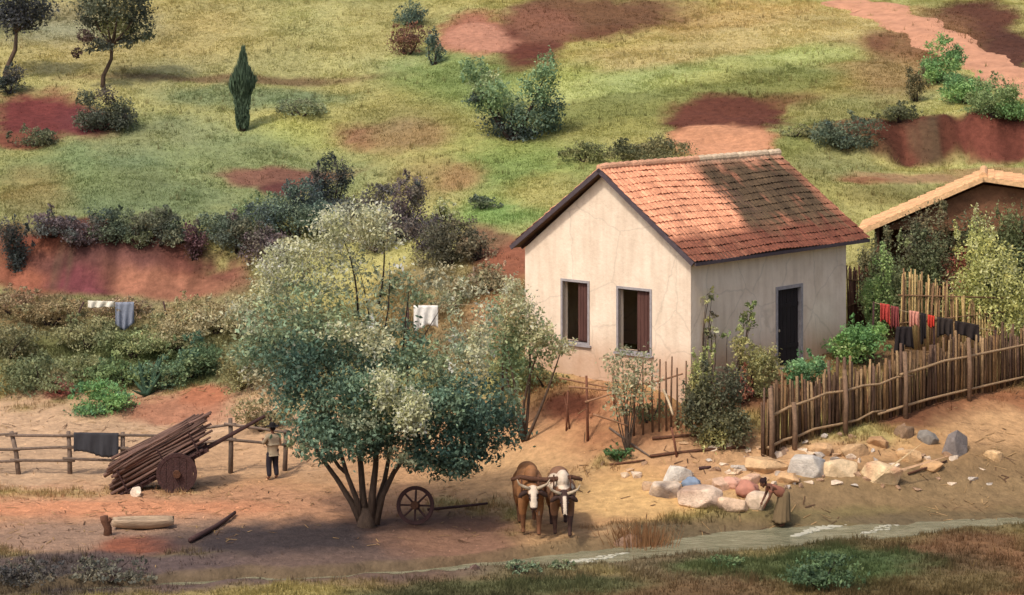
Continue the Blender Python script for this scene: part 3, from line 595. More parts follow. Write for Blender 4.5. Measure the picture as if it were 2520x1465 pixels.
for a in [
 ('shrub', 1008, 62, 90, 60, TE, 'small blue-green shrub cut by the top edge of the hillside', G1, .9), ('shrub', 1000, 135, 110, 85, [(96, 62, 46), (84, 56, 44), (120, 84, 58)], 'rust brown shrub just below the blue-green shrub at the hilltop', G1, .6),
 ('shrub', 1068, 160, 48, 88, TE, 'narrow dark green shrub beside the pink earth patch', G1, 1),
 ('shrub', 815, 525, 95, 150, BK, 'slender near-black bush rising above the flowering tree', G1, 1), ('shrub', 860, 560, 70, 80, DP, 'purplish bush touching the top of the flowering tree', G1, 1),
 ('shrub', 1005, 590, 130, 160, DP, 'plum-dark bush with a pointed top behind the flowering tree', G1, .9), ('shrub', 1095, 545, 66, 58, [(170, 176, 100), (150, 160, 86)], 'small pale yellow-green bush on the hill', G1, 1),
 ('shrub', 1110, 650, 150, 115, [(76, 74, 56), (88, 82, 58), (66, 70, 56)], 'wide dark olive bush between the tree and the house', G1, 1), ('shrub', 1190, 512, 90, 34, DG, 'low dark bush lying on the grass left of the roof', G1, 1),
 ('shrub', 720, 585, 230, 130, TE, 'broad teal bush above the flowering tree crown', G1, .9), ('shrub', 590, 620, 150, 100, [(70, 78, 64), (84, 84, 62), (84, 72, 64)], 'grey green bush at the end of the red bank', G1, .9),
 ('shrub', 40, 668, 84, 150, BK, 'tall near-black bush standing in front of the red bank', G1, 1), ('shrub', 138, 580, 124, 71, DP, 'dark purple bush hanging over the red bank edge', G1, 1),
 ('shrub', 290, 592, 140, 82, DG, 'dark green bush on the lip of the red bank', G1, 1), ('shrub', 392, 602, 151, 89, [(70, 74, 58), (84, 86, 62)], 'grassy green bush at the middle of the bank lip', G1, 1), ('shrub', 478, 640, 70, 105, [(84, 56, 58), (76, 70, 58)], 'maroon bush growing down the bank edge', G1, .9),
 ('shrub', 210, 604, 121, 75, DP, 'small purplish bush between two dark bushes on the bank lip', G1, .9), ('shrub', 345, 612, 70, 60, [(84, 92, 62), (98, 104, 66)], 'grassy green tuft spilling over the bank lip', G1, .9), ('shrub', 440, 600, 90, 60, TE, 'teal tuft on the bank lip beside the maroon bush', G1, .9), ('shrub', 640, 545, 130, 70, [(96, 112, 70), (84, 100, 66)], 'green scrub on the grass above the teal bush', G1, .8), ('shrub', 930, 620, 120, 90, [(94, 86, 76), (84, 84, 66)], 'greyish bush hidden behind the top of the flowering tree', G1, .8), ('shrub', 655, 660, 150, 110, DP, 'purple-grey bush above the straw coloured scrub at the end of the red bank', G1, .8), ('shrub', 540, 590, 120, 76, [(84, 96, 72), (74, 86, 68)], 'blue-green bush where the bank lip meets the teal bush', G1, .8), ('shrub', 770, 560, 140, 110, [(66, 80, 74), (58, 66, 66)], 'deep teal bush under the slender near-black bush', G1, .9), ('shrub', 940, 545, 110, 100, [(80, 76, 72), (92, 86, 70)], 'smoky brown bush left of the plum-dark bush', G1, .8), ('shrub', 1050, 620, 130, 90, [(72, 66, 66), (86, 76, 66)], 'dull purple bush between the plum-dark and dark olive bushes', G1, .8), ('shrub', 1180, 640, 110, 70, [(104, 92, 66), (92, 86, 62)], 'brown-green bush close to the left eave of the house', G1, .8), ('shrub', 1200, 720, 140, 80, [(120, 108, 74), (106, 104, 70), (140, 112, 84)], 'dry pinkish-green bush below the left eave of the house', G1, .8), ('shrub', 1120, 760, 130, 80, [(112, 116, 80), (130, 120, 86)], 'pale sage bush seen through the right side of the tree', G1, .8),
 ('shrub', 30, 880, 150, 90, [(108, 104, 68), (96, 96, 62)], 'olive bush at the left frame edge on the slope', G3, .8), ('shrub', 210, 860, 170, 80, [(116, 114, 72), (102, 106, 66)], 'broad olive bush just below the white cloth', G3, .8), ('shrub', 430, 860, 180, 90, [(122, 116, 78), (108, 110, 70), (136, 124, 84)], 'sage and straw bush right of the hanging blue cloth', G3, .8), ('shrub', 540, 820, 130, 90, [(150, 136, 98), (134, 124, 88)], 'pale straw bush at the right end of the slope', G3, .8), ('shrub', 400, 960, 160, 70, [(92, 112, 72), (80, 104, 74)], 'low green bush behind the agave', G3, .9), ('shrub', 200, 930, 130, 56, [(106, 112, 68), (118, 120, 76)], 'yellow-olive bush above the bright round bush', G3, .9), ('shrub', 300, 790, 150, 60, [(138, 112, 84), (124, 106, 76)], 'rusty straw bush between the two leaning clothes poles', G3, .8), ('shrub', 40, 770, 130, 60, [(128, 100, 70), (112, 98, 66)], 'dry brown bush at the left frame edge under the bank', G3, .8),
 ('shrub', 2295, 640, 170, 150, [(86, 78, 54), (98, 92, 58), (76, 74, 50)], 'brown-olive bush filling the left half of the shed opening', G2, 1, 87.2), ('shrub', 2440, 640, 190, 170, [(88, 92, 56), (76, 80, 52), (104, 104, 62)], 'olive bush filling the right half of the shed opening', G2, 1, 87.3), ('shrub', 2165, 660, 110, 90, [(96, 92, 58), (84, 86, 54)], 'olive bush under the low left eave of the shed', G2, 1, 87),
 ('shrub', 1590, 392, 220, 56, [(86, 84, 50), (72, 74, 46), (104, 98, 58)], 'long dark olive scrub just above the roof ridge', G1, 1), ('shrub', 1440, 398, 120, 50, [(98, 98, 54), (86, 90, 52)], 'olive scrub left of the roof peak', G1, .9), 
 ('shrub', 2315, 205, 110, 120, BG, 'bright green bush highest along the dirt road', G1, 1), ('shrub', 2375, 255, 130, 110, BG, 'bright green bush second down along the dirt road', G1, 1), ('shrub', 2440, 290, 130, 100, MG, 'mid green bush above the red cut by the road', G1, 1), ('shrub', 2500, 296, 100, 80, BG, 'green bush at the frame edge beneath the road', G1, 1),
 ('shrub', 2080, 368, 170, 80, DG, 'dark green bush at the left end of the right-hand red cut', G1, 1), ('shrub', 2215, 300, 120, 46, [(86, 88, 52), (70, 74, 48)], 'olive scrub on the brow of the right-hand red cut', G1, 1), ('shrub', 2255, 250, 60, 110, [(94, 86, 52), (78, 72, 46)], 'upright brown-olive shrub above the red cut', G1, .8),
 ('shrub', 1960, 335, 80, 30, OL, 'pale olive tuft beside the red burrow', G1, .8),
 ('shrub', 25, 232, 84, 76, BK, 'dark bush at the foot of the leftmost hill tree', G1, 1), ('shrub', 250, 320, 140, 110, [(64, 68, 54), (76, 80, 58), (70, 62, 56)], 'round dark bush at the foot of the second hill tree', G1, 1.1), ('shrub', 78, 360, 120, 50, [(66, 72, 50), (84, 86, 58)], 'low green bush on the maroon earth at left', G1, 1),
 ('shrub', 735, 285, 130, 46, [(108, 116, 78), (96, 100, 70)], 'low sage scrub right of the lone cypress', G1, .8),
 ('shrub', 245, 1020, 165, 80, [(86, 124, 66), (102, 140, 72), (66, 104, 66)], 'bright green round bush at the edge of the sandy yard', G3, 1.2), ('shrub', 300, 950, 190, 66, MG, 'mid green bush behind the bright round bush', G3, 1),
 ('shrub', 470, 930, 150, 110, [(78, 100, 64), (64, 92, 70), (96, 112, 70)], 'teal green bush right of the agave', G3, 1), ('shrub', 590, 960, 130, 120, OL, 'olive bush left of the flowering tree', G3, .9), ('shrub', 90, 960, 200, 90, [(94, 100, 62), (108, 108, 66), (84, 92, 58)], 'olive green bush at the left frame edge above the yard', G3, .9),
 ('shrub', 150, 968, 70, 46, [(150, 84, 74), (130, 74, 66), (110, 96, 64)], 'small pink-leaved bush beside the yard', G3, .9), ('shrub', 470, 810, 170, 80, [(152, 132, 88), (132, 118, 78), (120, 112, 70)], 'straw coloured bush under the red bank', G3, .8), ('shrub', 120, 800, 180, 70, [(126, 108, 70), (110, 100, 62)], 'dry brown bush beside the leaning clothes pole', G3, .8), ('shrub', 330, 880, 180, 70, [(112, 118, 68), (96, 104, 60)], 'green bush below the hanging blue cloth', G3, .9), ('shrub', 610, 830, 130, 110, [(140, 132, 92), (122, 120, 84), (150, 146, 106)], 'pale feathery bush left of the flowering tree', G3, .8),
 ('shrub', 655, 1060, 150, 90, [(110, 104, 66), (94, 98, 62), (128, 112, 74)], 'thin olive bush hanging behind the man in the hat', G3, .7),
 ('shrub', 1265, 960, 130, 110, [(92, 108, 62), (110, 116, 66), (126, 128, 78)], 'green bush below the pale bush beside the house', G2, 1), ('shrub', 1340, 950, 110, 60, OL, 'low olive bush at the foot of the gable wall', G2, .8),
 ('shrub', 2110, 895, 145, 125, [(104, 140, 66), (122, 152, 74), (84, 122, 62)], 'bright green bush at the right corner of the house', G2, 1.3), ('shrub', 1982, 950, 105, 92, [(80, 118, 70), (100, 136, 84), (66, 100, 62)], 'blue-green bush in front of the doorway', G2, 1.3),
 ('shrub', 1755, 1062, 170, 180, [(82, 82, 54), (98, 96, 58), (70, 72, 52), (136, 130, 70)], 'tall dark bush with yellow tips in front of the house corner', G2, 1.2, 75.2), ('shrub', 1850, 935, 130, 115, [(134, 128, 70), (116, 112, 62), (150, 142, 84)], 'yellowish olive bush between dark bush and doorway', G2, 1, 77.6), ('shrub', 1826, 950, 62, 66, RB, 'rusty red bush beside the yellowish bush', G2, 1, 77.2), ('shrub', 1735, 920, 74, 84, [(150, 152, 82), (128, 134, 70)], 'pale green bush against the house corner', G2, 1, 76.4),
 ('shrub', 1800, 1075, 70, 50, MG, 'small green bush at the near end of the stick fence', G2, 1), ('shrub', 1600, 1040, 110, 60, [(96, 104, 66), (84, 92, 60)], 'low green bush under the gable windows', G2, .8), ('shrub', 1520, 1128, 72, 36, [(74, 108, 54), (60, 92, 50)], 'small bright green bush on the bare slope', G2, 1.5),
 ('shrub', 2435, 815, 230, 240, YG, 'big yellow-green bush behind the stick fence', G2, 1.2, 84.5), ('shrub', 2385, 620, 110, 130, [(150, 154, 70), (168, 168, 82)], 'yellow-green bush in front of the open shed', G2, 1.1, 86.5), ('shrub', 2480, 640, 150, 170, [(84, 92, 54), (98, 104, 60), (70, 78, 50)], 'dark green bush at the right frame edge under the shed roof', G2, 1, 87),
 ('shrub', 2165, 740, 84, 130, [(120, 142, 72), (98, 118, 62), (136, 156, 84)], 'light green bush beyond the right corner of the house', G2, 1.1, 85), ('shrub', 2240, 690, 170, 140, [(90, 98, 58), (104, 110, 64), (78, 84, 54)], 'mid green bush below the shed roof edge', G2, 1, 86), ('shrub', 2335, 670, 120, 130, [(120, 60, 44), (104, 54, 40), (96, 78, 48)], 'dark red bush in front of the shed', G2, 1, 86.8),
 ('shrub', 2030, 1446, 190, 80, [(70, 92, 54), (84, 104, 60), (60, 80, 50)], 'broad dark green weed clump at the lower frame edge', 'weeds in the foreground', 1), ('shrub', 1785, 1398, 96, 32, [(70, 92, 52), (84, 100, 56)], 'flat green weed clump beside the stream', 'weeds in the foreground', 1), ('shrub', 1285, 1412, 84, 36, [(84, 100, 70), (96, 108, 76)], 'sage green weed clump left of the pale stream water', 'weeds in the foreground', 1), ('shrub', 1385, 1404, 70, 30, [(104, 112, 76), (88, 100, 66)], 'small pale weed clump touching the stream', 'weeds in the foreground', 1), ('shrub', 60, 1440, 170, 60, [(70, 66, 60), (84, 78, 64), (60, 58, 56)], 'dark weed clump in the lower left corner', 'weeds in the foreground', .9), ('shrub', 270, 1425, 190, 44, [(92, 88, 70), (76, 74, 62)], 'grey weed clump beside the lower left corner clump', 'weeds in the foreground', .8),
]:
    bush(a[0], a[1], a[2], a[3], a[4], a[5], a[6], 'bush', group=a[7], dens=a[8], d=a[9] if len(a) > 9 else None)

# ------------------------------------------------------------------ trees
def big_tree():
    p = P(900, 1292); root = thing('flowering_tree', 'wide many-stemmed tree with pale blossom over dark teal leaves in the yard', 'tree', p)
    k = p.y / F
    dk = lin((58, 80, 64)); tl = lin((80, 102, 78)); md = lin((104, 118, 84)); ol = lin((136, 130, 98)); pl = lin((178, 172, 124)); cr = lin((208, 202, 122)); gg = lin((132, 138, 104))
    mk = lambda u, v, ru, rv, dy, c, s=1.0, dp=.9: ((A(u, v, p.y).x, p.y + dy, A(u, v, p.y).z), (ru * k, (ru + rv) / 2 * k * dp, rv * k), c, s)
    lob = [mk(790, 905, 130, 85, -1, dk, 1), mk(690, 925, 95, 66, .5, ol, .55), mk(840, 1010, 125, 85, -1.5, tl, 1.05), mk(900, 1062, 120, 54, -.6, dk, 1), mk(1000, 960, 100, 90, -1, md, .9),
           mk(1120, 1005, 120, 90, -.8, dk, 1.2), mk(1190, 1060, 95, 70, .3, dk, 1.1), mk(1085, 1095, 85, 62, -1.2, dk, 1.1), mk(1150, 1125, 60, 36, -.5, dk, 1.1), mk(1130, 905, 90, 75, .5, gg, .7), mk(800, 1075, 80, 40, .4, dk, .8), mk(790, 1035, 60, 46, 0, md, .7), mk(1235, 1010, 50, 70, .8, md, .8), mk(790, 1110, 60, 34, -.3, tl, .5), mk(880, 1112, 80, 30, .8, md, .4), mk(1000, 1080, 60, 40, .6, md, .5), mk(1095, 1135, 66, 34, -.8, tl, .9), mk(735, 1090, 50, 34, .2, md, .4), mk(640, 900, 80, 60, .8, gg, .4), mk(840, 860, 120, 50, .2, gg, .5), mk(1100, 960, 80, 50, -1.6, tl, .6),
           mk(720, 860, 110, 70, .3, tl, .8), mk(960, 860, 110, 70, .2, tl, .8), mk(880, 950, 70, 70, -2, tl, .8), mk(1040, 900, 70, 50, 0, md, .6),
           mk(850, 690, 150, 80, 0, gg, .32), mk(770, 770, 150, 75, -.6, md, .5), mk(700, 690, 80, 55, .4, ol, .28), mk(920, 780, 90, 55, .2, gg, .42), mk(980, 700, 85, 65, .6, md, .3), mk(1060, 690, 75, 34, 1, ol, .3), mk(1160, 800, 62, 90, .2, gg, .3), mk(640, 780, 80, 70, .6, gg, .34), mk(620, 870, 70, 60, .6, md, .4), mk(860, 600, 100, 52, .4, ol, .26), mk(1130, 720, 60, 40, .4, ol, .3)]
    leaf_part('crown', root, lob, 44000, .135, 5, per=26, jitter=.24, k0=2.2, spread=.15)
    bl = [mk(870, 545, 95, 44, 0, pl, .7), mk(820, 560, 40, 50, -.4, cr, .9), mk(925, 555, 45, 40, -.4, pl, 1), mk(700, 640, 60, 44, -.5, cr, 1), mk(760, 610, 70, 30, -.2, pl, .7), mk(940, 585, 60, 28, 0, pl, .7), mk(860, 800, 70, 22, -1.2, pl, .7), mk(935, 825, 34, 44, -1.4, pl, .8),
          mk(1025, 980, 40, 46, -2.5, cr, 2.4), mk(955, 920, 36, 48, -2.3, cr, 1.7), mk(1180, 850, 28, 60, -.6, pl, .7), mk(905, 1000, 50, 22, -2.4, gg, .9), mk(660, 700, 40, 26, -.3, pl, .5), mk(1060, 745, 40, 14, .4, gg, .3), mk(1000, 1090, 50, 26, -1.6, gg, .5)]
    leaf_part('blossom', root, bl, 11000, .115, 6, per=14, jitter=.14, spread=.22, k0=1.55)
    mb = MB()
    for r, dy, line in [(.115, .3, [(890, 1290), (866, 1238), (830, 1180), (790, 1125), (745, 1040)]), (.10, -.4, [(896, 1290), (876, 1225), (853, 1165), (838, 1110), (805, 1000)]), (.13, .4, [(902, 1290), (893, 1220), (888, 1150), (880, 1080), (862, 960)]), (.14, -.3, [(913, 1290), (916, 1220), (924, 1150), (928, 1080), (915, 950)]), (.12, .2, [(924, 1290), (941, 1220), (968, 1165), (998, 1120), (1065, 1030)]), (.11, .6, [(916, 1290), (932, 1230), (947, 1180), (958, 1120), (985, 950)]), (.07, -.2, [(968, 1165), (985, 1140), (1020, 1125), (1075, 1090)]), (.07, .1, [(853, 1165), (835, 1150), (800, 1100), (775, 1030)])]:
        n_ = len(line); mb.tube([A(u, v, p.y + dy * k / (n_ - 1)) for k, (u, v) in enumerate(line)], [r * .78 * q for q in np.linspace(1.25, .45, n_)], 9, wob=.08)
    mb.tube([p + Vector((.05, 0, -.3)), p + Vector((0, 0, .12)), p + Vector((.02, 0, .5))], [.36, .27, .16], 11, wob=.1)
    obj('trunk', mb, M_BARK, root, True, p)
    mb = MB()
    for (u0, v0, u1, v1, dy) in [(905, 960, 880, 660, .4), (985, 940, 1010, 680, .2), (860, 1000, 760, 740, 0), (985, 940, 1085, 760, .3), (1100, 1010, 1190, 800, .3), (905, 960, 960, 640, -.3), (742, 1000, 650, 800, .5), (880, 780, 830, 560, .3), (930, 760, 940, 560, .2), (1100, 1010, 1240, 1030, .4)]:
        a = A(u0, v0, p.y); b = A(u1, v1, p.y); a.y += dy; b.y += dy; mb.tube(limb(a, b, .08, 6), [.036, .03, .025, .02, .014, .006], 6)
    obj('branch', mb, M_BARKD, root, True, p)
big_tree()
def pale_bush():
    p = P(1290, 975); p = Vector((A(1290, 900, 77.2).x, 77.2, 0)); p.z = zt1(p.x, p.y)
    root = thing('flowering_shrub', 'tall pale cream flowering shrub leaning against the left corner of the house', 'shrub', p, 0, G2); k = p.y / F
    pl = lin((186, 180, 124)); gg = lin((124, 134, 90)); cr = lin((204, 194, 140)); md = lin((92, 116, 78))
    mk = lambda u, v, ru, rv, dy, c, s=1.0: ((A(u, v, p.y).x, p.y + dy, A(u, v, p.y).z), (ru * k, (ru + rv) / 2 * k, rv * k), c, s)
    leaf_part('foliage', root, [mk(1280, 870, 66, 80, .2, md, .8), mk(1262, 760, 50, 60, 0, gg, .6), mk(1300, 800, 50, 60, -.3, gg, .8), mk(1355, 850, 50, 34, -.4, gg, .7), mk(1230, 830, 44, 70, .3, md, .6)], 3600, .13, 31, per=14, k0=1.8)
    leaf_part('blossom', root, [mk(1262, 715, 34, 40, -.3, cr, 1), mk(1290, 770, 34, 50, -.6, cr, .9), mk(1325, 815, 40, 34, -.7, pl, 1), mk(1385, 850, 38, 20, -.6, cr, .8), mk(1250, 790, 26, 40, -.5, pl, .6)], 2300, .11, 32, per=14, jitter=.14, k0=1.15)
    mb = MB()
    for u, v in ((1262, 720), (1300, 760), (1340, 830), (1240, 820), (1385, 850)):
        mb.tube(limb(p - Vector((0, 0, .15)), A(u, v, p.y), .1, 6), [.07, .055, .045, .035, .024, .01], 7)
    obj('stem', mb, M_BARK, root, True, p)
pale_bush()
def hill_tree(u, v, tu, tv, lobs, cols, label, n, seed, r=.16):
    p = P(u, v); root = thing('hill_tree', label, 'tree', p, 0, 'tall trees at the top left of the hill'); k = p.y / F
    mb = MB(); t = A(tu, tv, p.y); q = p - Vector((0, 0, .3)); m1 = q.lerp(t, .35) + Vector((-.12, 0, 0)); m2 = q.lerp(t, .7) + Vector((.12, 0, 0))
    mb.tube([q, m1, m2, t], [r, r * .75, r * .65, r * .5], 9, wob=.1)
    for (lu, lv, ru, rv, ci) in lobs: mb.tube(limb(t, A(lu, lv, p.y), .12), [r * .45, r * .35, r * .25, r * .18, .02], 6)
    obj('trunk', mb, M_BARK, root, True, p)
    leaf_part('crown', root, [((A(lu, lv, p.y).x, p.y + random.uniform(-.8, .8), A(lu, lv, p.y).z), (ru * k, (ru + rv) / 2 * k, rv * k), lin(cols[ci]), 1) for lu, lv, ru, rv, ci in lobs], int(n * 1.9), .16, seed, per=14, k0=2.0)
hill_tree(12, 205, 40, 80, [(40, 40, 60, 42, 0), (90, 20, 40, 36, 1), (10, 20, 50, 40, 0), (50, -30, 70, 40, 1), (60, 62, 36, 18, 0)], [(62, 64, 68), (74, 76, 72)], 'dark blue-grey tree with a thin bent trunk at the left frame edge', 3600, 61)
hill_tree(252, 215, 275, 110, [(230, 40, 45, 40, 0), (285, 70, 46, 38, 2), (340, 30, 38, 50, 0), (270, 5, 80, 40, 1), (215, 90, 26, 20, 3), (250, 110, 34, 20, 0), (280, -50, 90, 40, 1), (345, 80, 30, 20, 1), (196, 128, 16, 12, 3), (310, 100, 28, 16, 0)], [(62, 66, 54), (80, 84, 62), (136, 134, 78), (72, 56, 48)], 'tree with a yellow-green patch in its crown and a leaning pale trunk', 5200, 62, .14)
def v_tree():
    p = P(1262, 345); root = thing('forked_tree', 'leafy tree with two splayed crowns like a letter V on the hillside', 'tree', p); k = p.y / F
    c1 = lin((84, 104, 66)); c2 = lin((62, 78, 58)); c3 = lin((118, 132, 84)); c4 = lin((52, 62, 56))
    L = [(1165, 170, 32, 32, c1), (1190, 205, 40, 34, c3), (1220, 240, 44, 36, c1), (1180, 250, 30, 26, c2), (1250, 265, 50, 34, c3), (1345, 170, 30, 40, c1), (1325, 215, 40, 40, c1), (1345, 260, 44, 36, c2), (1300, 285, 56, 36, c2), (1240, 310, 54, 30, c4), (1350, 300, 40, 26, c2), (1165, 240, 16, 14, c4), (1290, 330, 50, 20, c4)]
    leaf_part('crown', root, [((A(u, v, p.y).x, p.y + random.uniform(-.6, .6), A(u, v, p.y).z), (ru * k, (ru + rv) / 2 * k, rv * k), c, 1) for u, v, ru, rv, c in L], 9500, .15, 71, per=14, k0=2.7)
    mb = MB()
    for u, v in ((1180, 200), (1220, 240), (1340, 190), (1320, 250), (1260, 270)): mb.tube(limb(p - Vector((0, 0, .2)), A(u, v, p.y), .08, 6), [.13, .11, .08, .06, .04, .02], 7)
    obj('trunk', mb, M_BARKD, root, True, p)
v_tree()
def cypress():
    p = P(598, 322); root = thing('cypress_tree', 'slender dark ragged cypress standing alone on the hill', 'tree', p); k = p.y / F; r = np.random.default_rng(17)
    ht = 195 * k; prof = lambda q: np.interp(q, [0, .08, .3, .42, .56, .66, .78, .9, 1], [.24, .30, .32, .36, .62, .58, .26, .14, .02])
    n = 5200; q = r.uniform(.02, 1, n) ** .9; a = r.uniform(0, 2 * PI, n); lob = .75 + .5 * vnoise(a * 1.6 + 3, q * 6, 5); rad = prof(q) * lob * np.sqrt(r.uniform(.15, 1, n))
    c = np.stack([np.cos(a) * rad, np.sin(a) * rad * .9, q * ht], 1); L = r.uniform(.12, .5, n) * np.where(q > .5, 1.25, .8); w = r.uniform(.018, .045, n); t = r.uniform(0, 2 * PI, n); sd = np.stack([np.cos(t), np.sin(t), np.zeros(n)], 1) * w[:, None]
    up = np.stack([np.cos(a) * .12 + r.normal(0, .1, n), np.sin(a) * .12 + r.normal(0, .1, n), np.ones(n)], 1) * L[:, None]
    col = lin((70, 84, 66))[None] * r.uniform(.7, 1.5, (n, 1)) * 1.5; quads('crown', np.stack([c - up * .4, c + sd, c + up * .6, c - sd], 1), col, M_LEAF, root)
    mb = MB(); mb.tube([(0, 0, -.3), (.02, 0, ht * .4), (0, 0, ht * .92)], [.16, .11, .03], 8, wob=.08); obj('trunk', mb, M_BARKD, root, True)
cypress()
def agave():
    p = P(362, 975); root = thing('agave_plant', 'dark green agave with stiff upright blades above the yard', 'plant', p, 0, G3); k = p.y / F
    m = mat('agave_leaf', (56, 80, 62), nscale=4, namt=.25, bump=.2); rs = random.Random(3)
    for (u, v) in [(340, 885), (400, 870), (372, 905), (330, 965), (404, 915), (350, 930), (388, 880), (395, 950), (320, 940)]:
        t = A(u, v, p.y); t.y += rs.uniform(-.5, .5); mb = MB(); ax = (t - p); sd = ax.cross(Vector((rs.uniform(-1, 1), 1, .3))).normalized(); nr = sd.cross(ax).normalized()
        rows = []; f = []
        for q, w in ((0, .11), (.3, .13), (.6, .1), (.85, .045), (1, .004)):
            c = p + ax * q + nr * (.05 + .12 * q * q); rows += [c - sd * w, c - nr * (w * .5 + .015), c + sd * w, c + nr * .01]
        for r in range(4):
            for j in range(4): f.append((r * 4 + j, r * 4 + (j + 1) % 4, (r + 1) * 4 + (j + 1) % 4, (r + 1) * 4 + j))
        mb.add(rows, f); obj('leaf', mb, m, root, True, p)
agave()
def sparse_plant(name, u, vb, d, tips, cols, label, n, size, seed, sag=0, lobr=(16, 16), z0=None):
    p = A(u, vb, d); p.z = zt1(p.x, p.y) if z0 is None else z0
    root = thing(name, label, 'plant', p, 0, G2); k = p.y / F; mb = MB(); lob = []
    for i, (tu, tv) in enumerate(tips):
        t = A(tu, tv, d); mb.tube(limb(p - Vector((0, 0, .1)), t, .06, 6), [.03, .026, .022, .018, .014, .006], 5)
        lob.append((t, (lobr[0] * k, lobr[0] * k, lobr[1] * k), lin(cols[i % len(cols)]), 1))
    obj('stem', mb, M_BARK, root, True, p); leaf_part('foliage', root, lob, n, size, seed, per=5, spread=.3)
sparse_plant('climbing_vine', 1745, 935, 77.2, [(1748, 716), (1752, 728), (1738, 738), (1755, 775), (1745, 782), (1740, 812), (1760, 815), (1752, 832)], [(150, 146, 70), (92, 92, 52), (164, 160, 92), (72, 66, 44)], 'thin vine with few round leaves on the wall near the house corner', 190, .14, 81, lobr=(10, 9))
sparse_plant('climbing_vine', 1800, 935, 77.6, [(1850, 752), (1840, 775), (1855, 780), (1830, 785), (1848, 800), (1825, 810), (1790, 822)], [(98, 110, 56), (84, 90, 48), (122, 128, 66)], 'leafy vine sprig on the wall left of the doorway', 210, .15, 82, lobr=(12, 11))
sparse_plant('slender_shrub', 1545, 1030, 75.2, [(1505, 900), (1530, 880), (1540, 920), (1560, 905), (1585, 890), (1600, 930), (1515, 950), (1550, 960), (1530, 985), (1575, 975), (1520, 1000)], [(130, 128, 92), (112, 116, 84), (150, 144, 106)], 'wispy grey green shrub under the two gable windows', 1500, .12, 83, lobr=(26, 32))

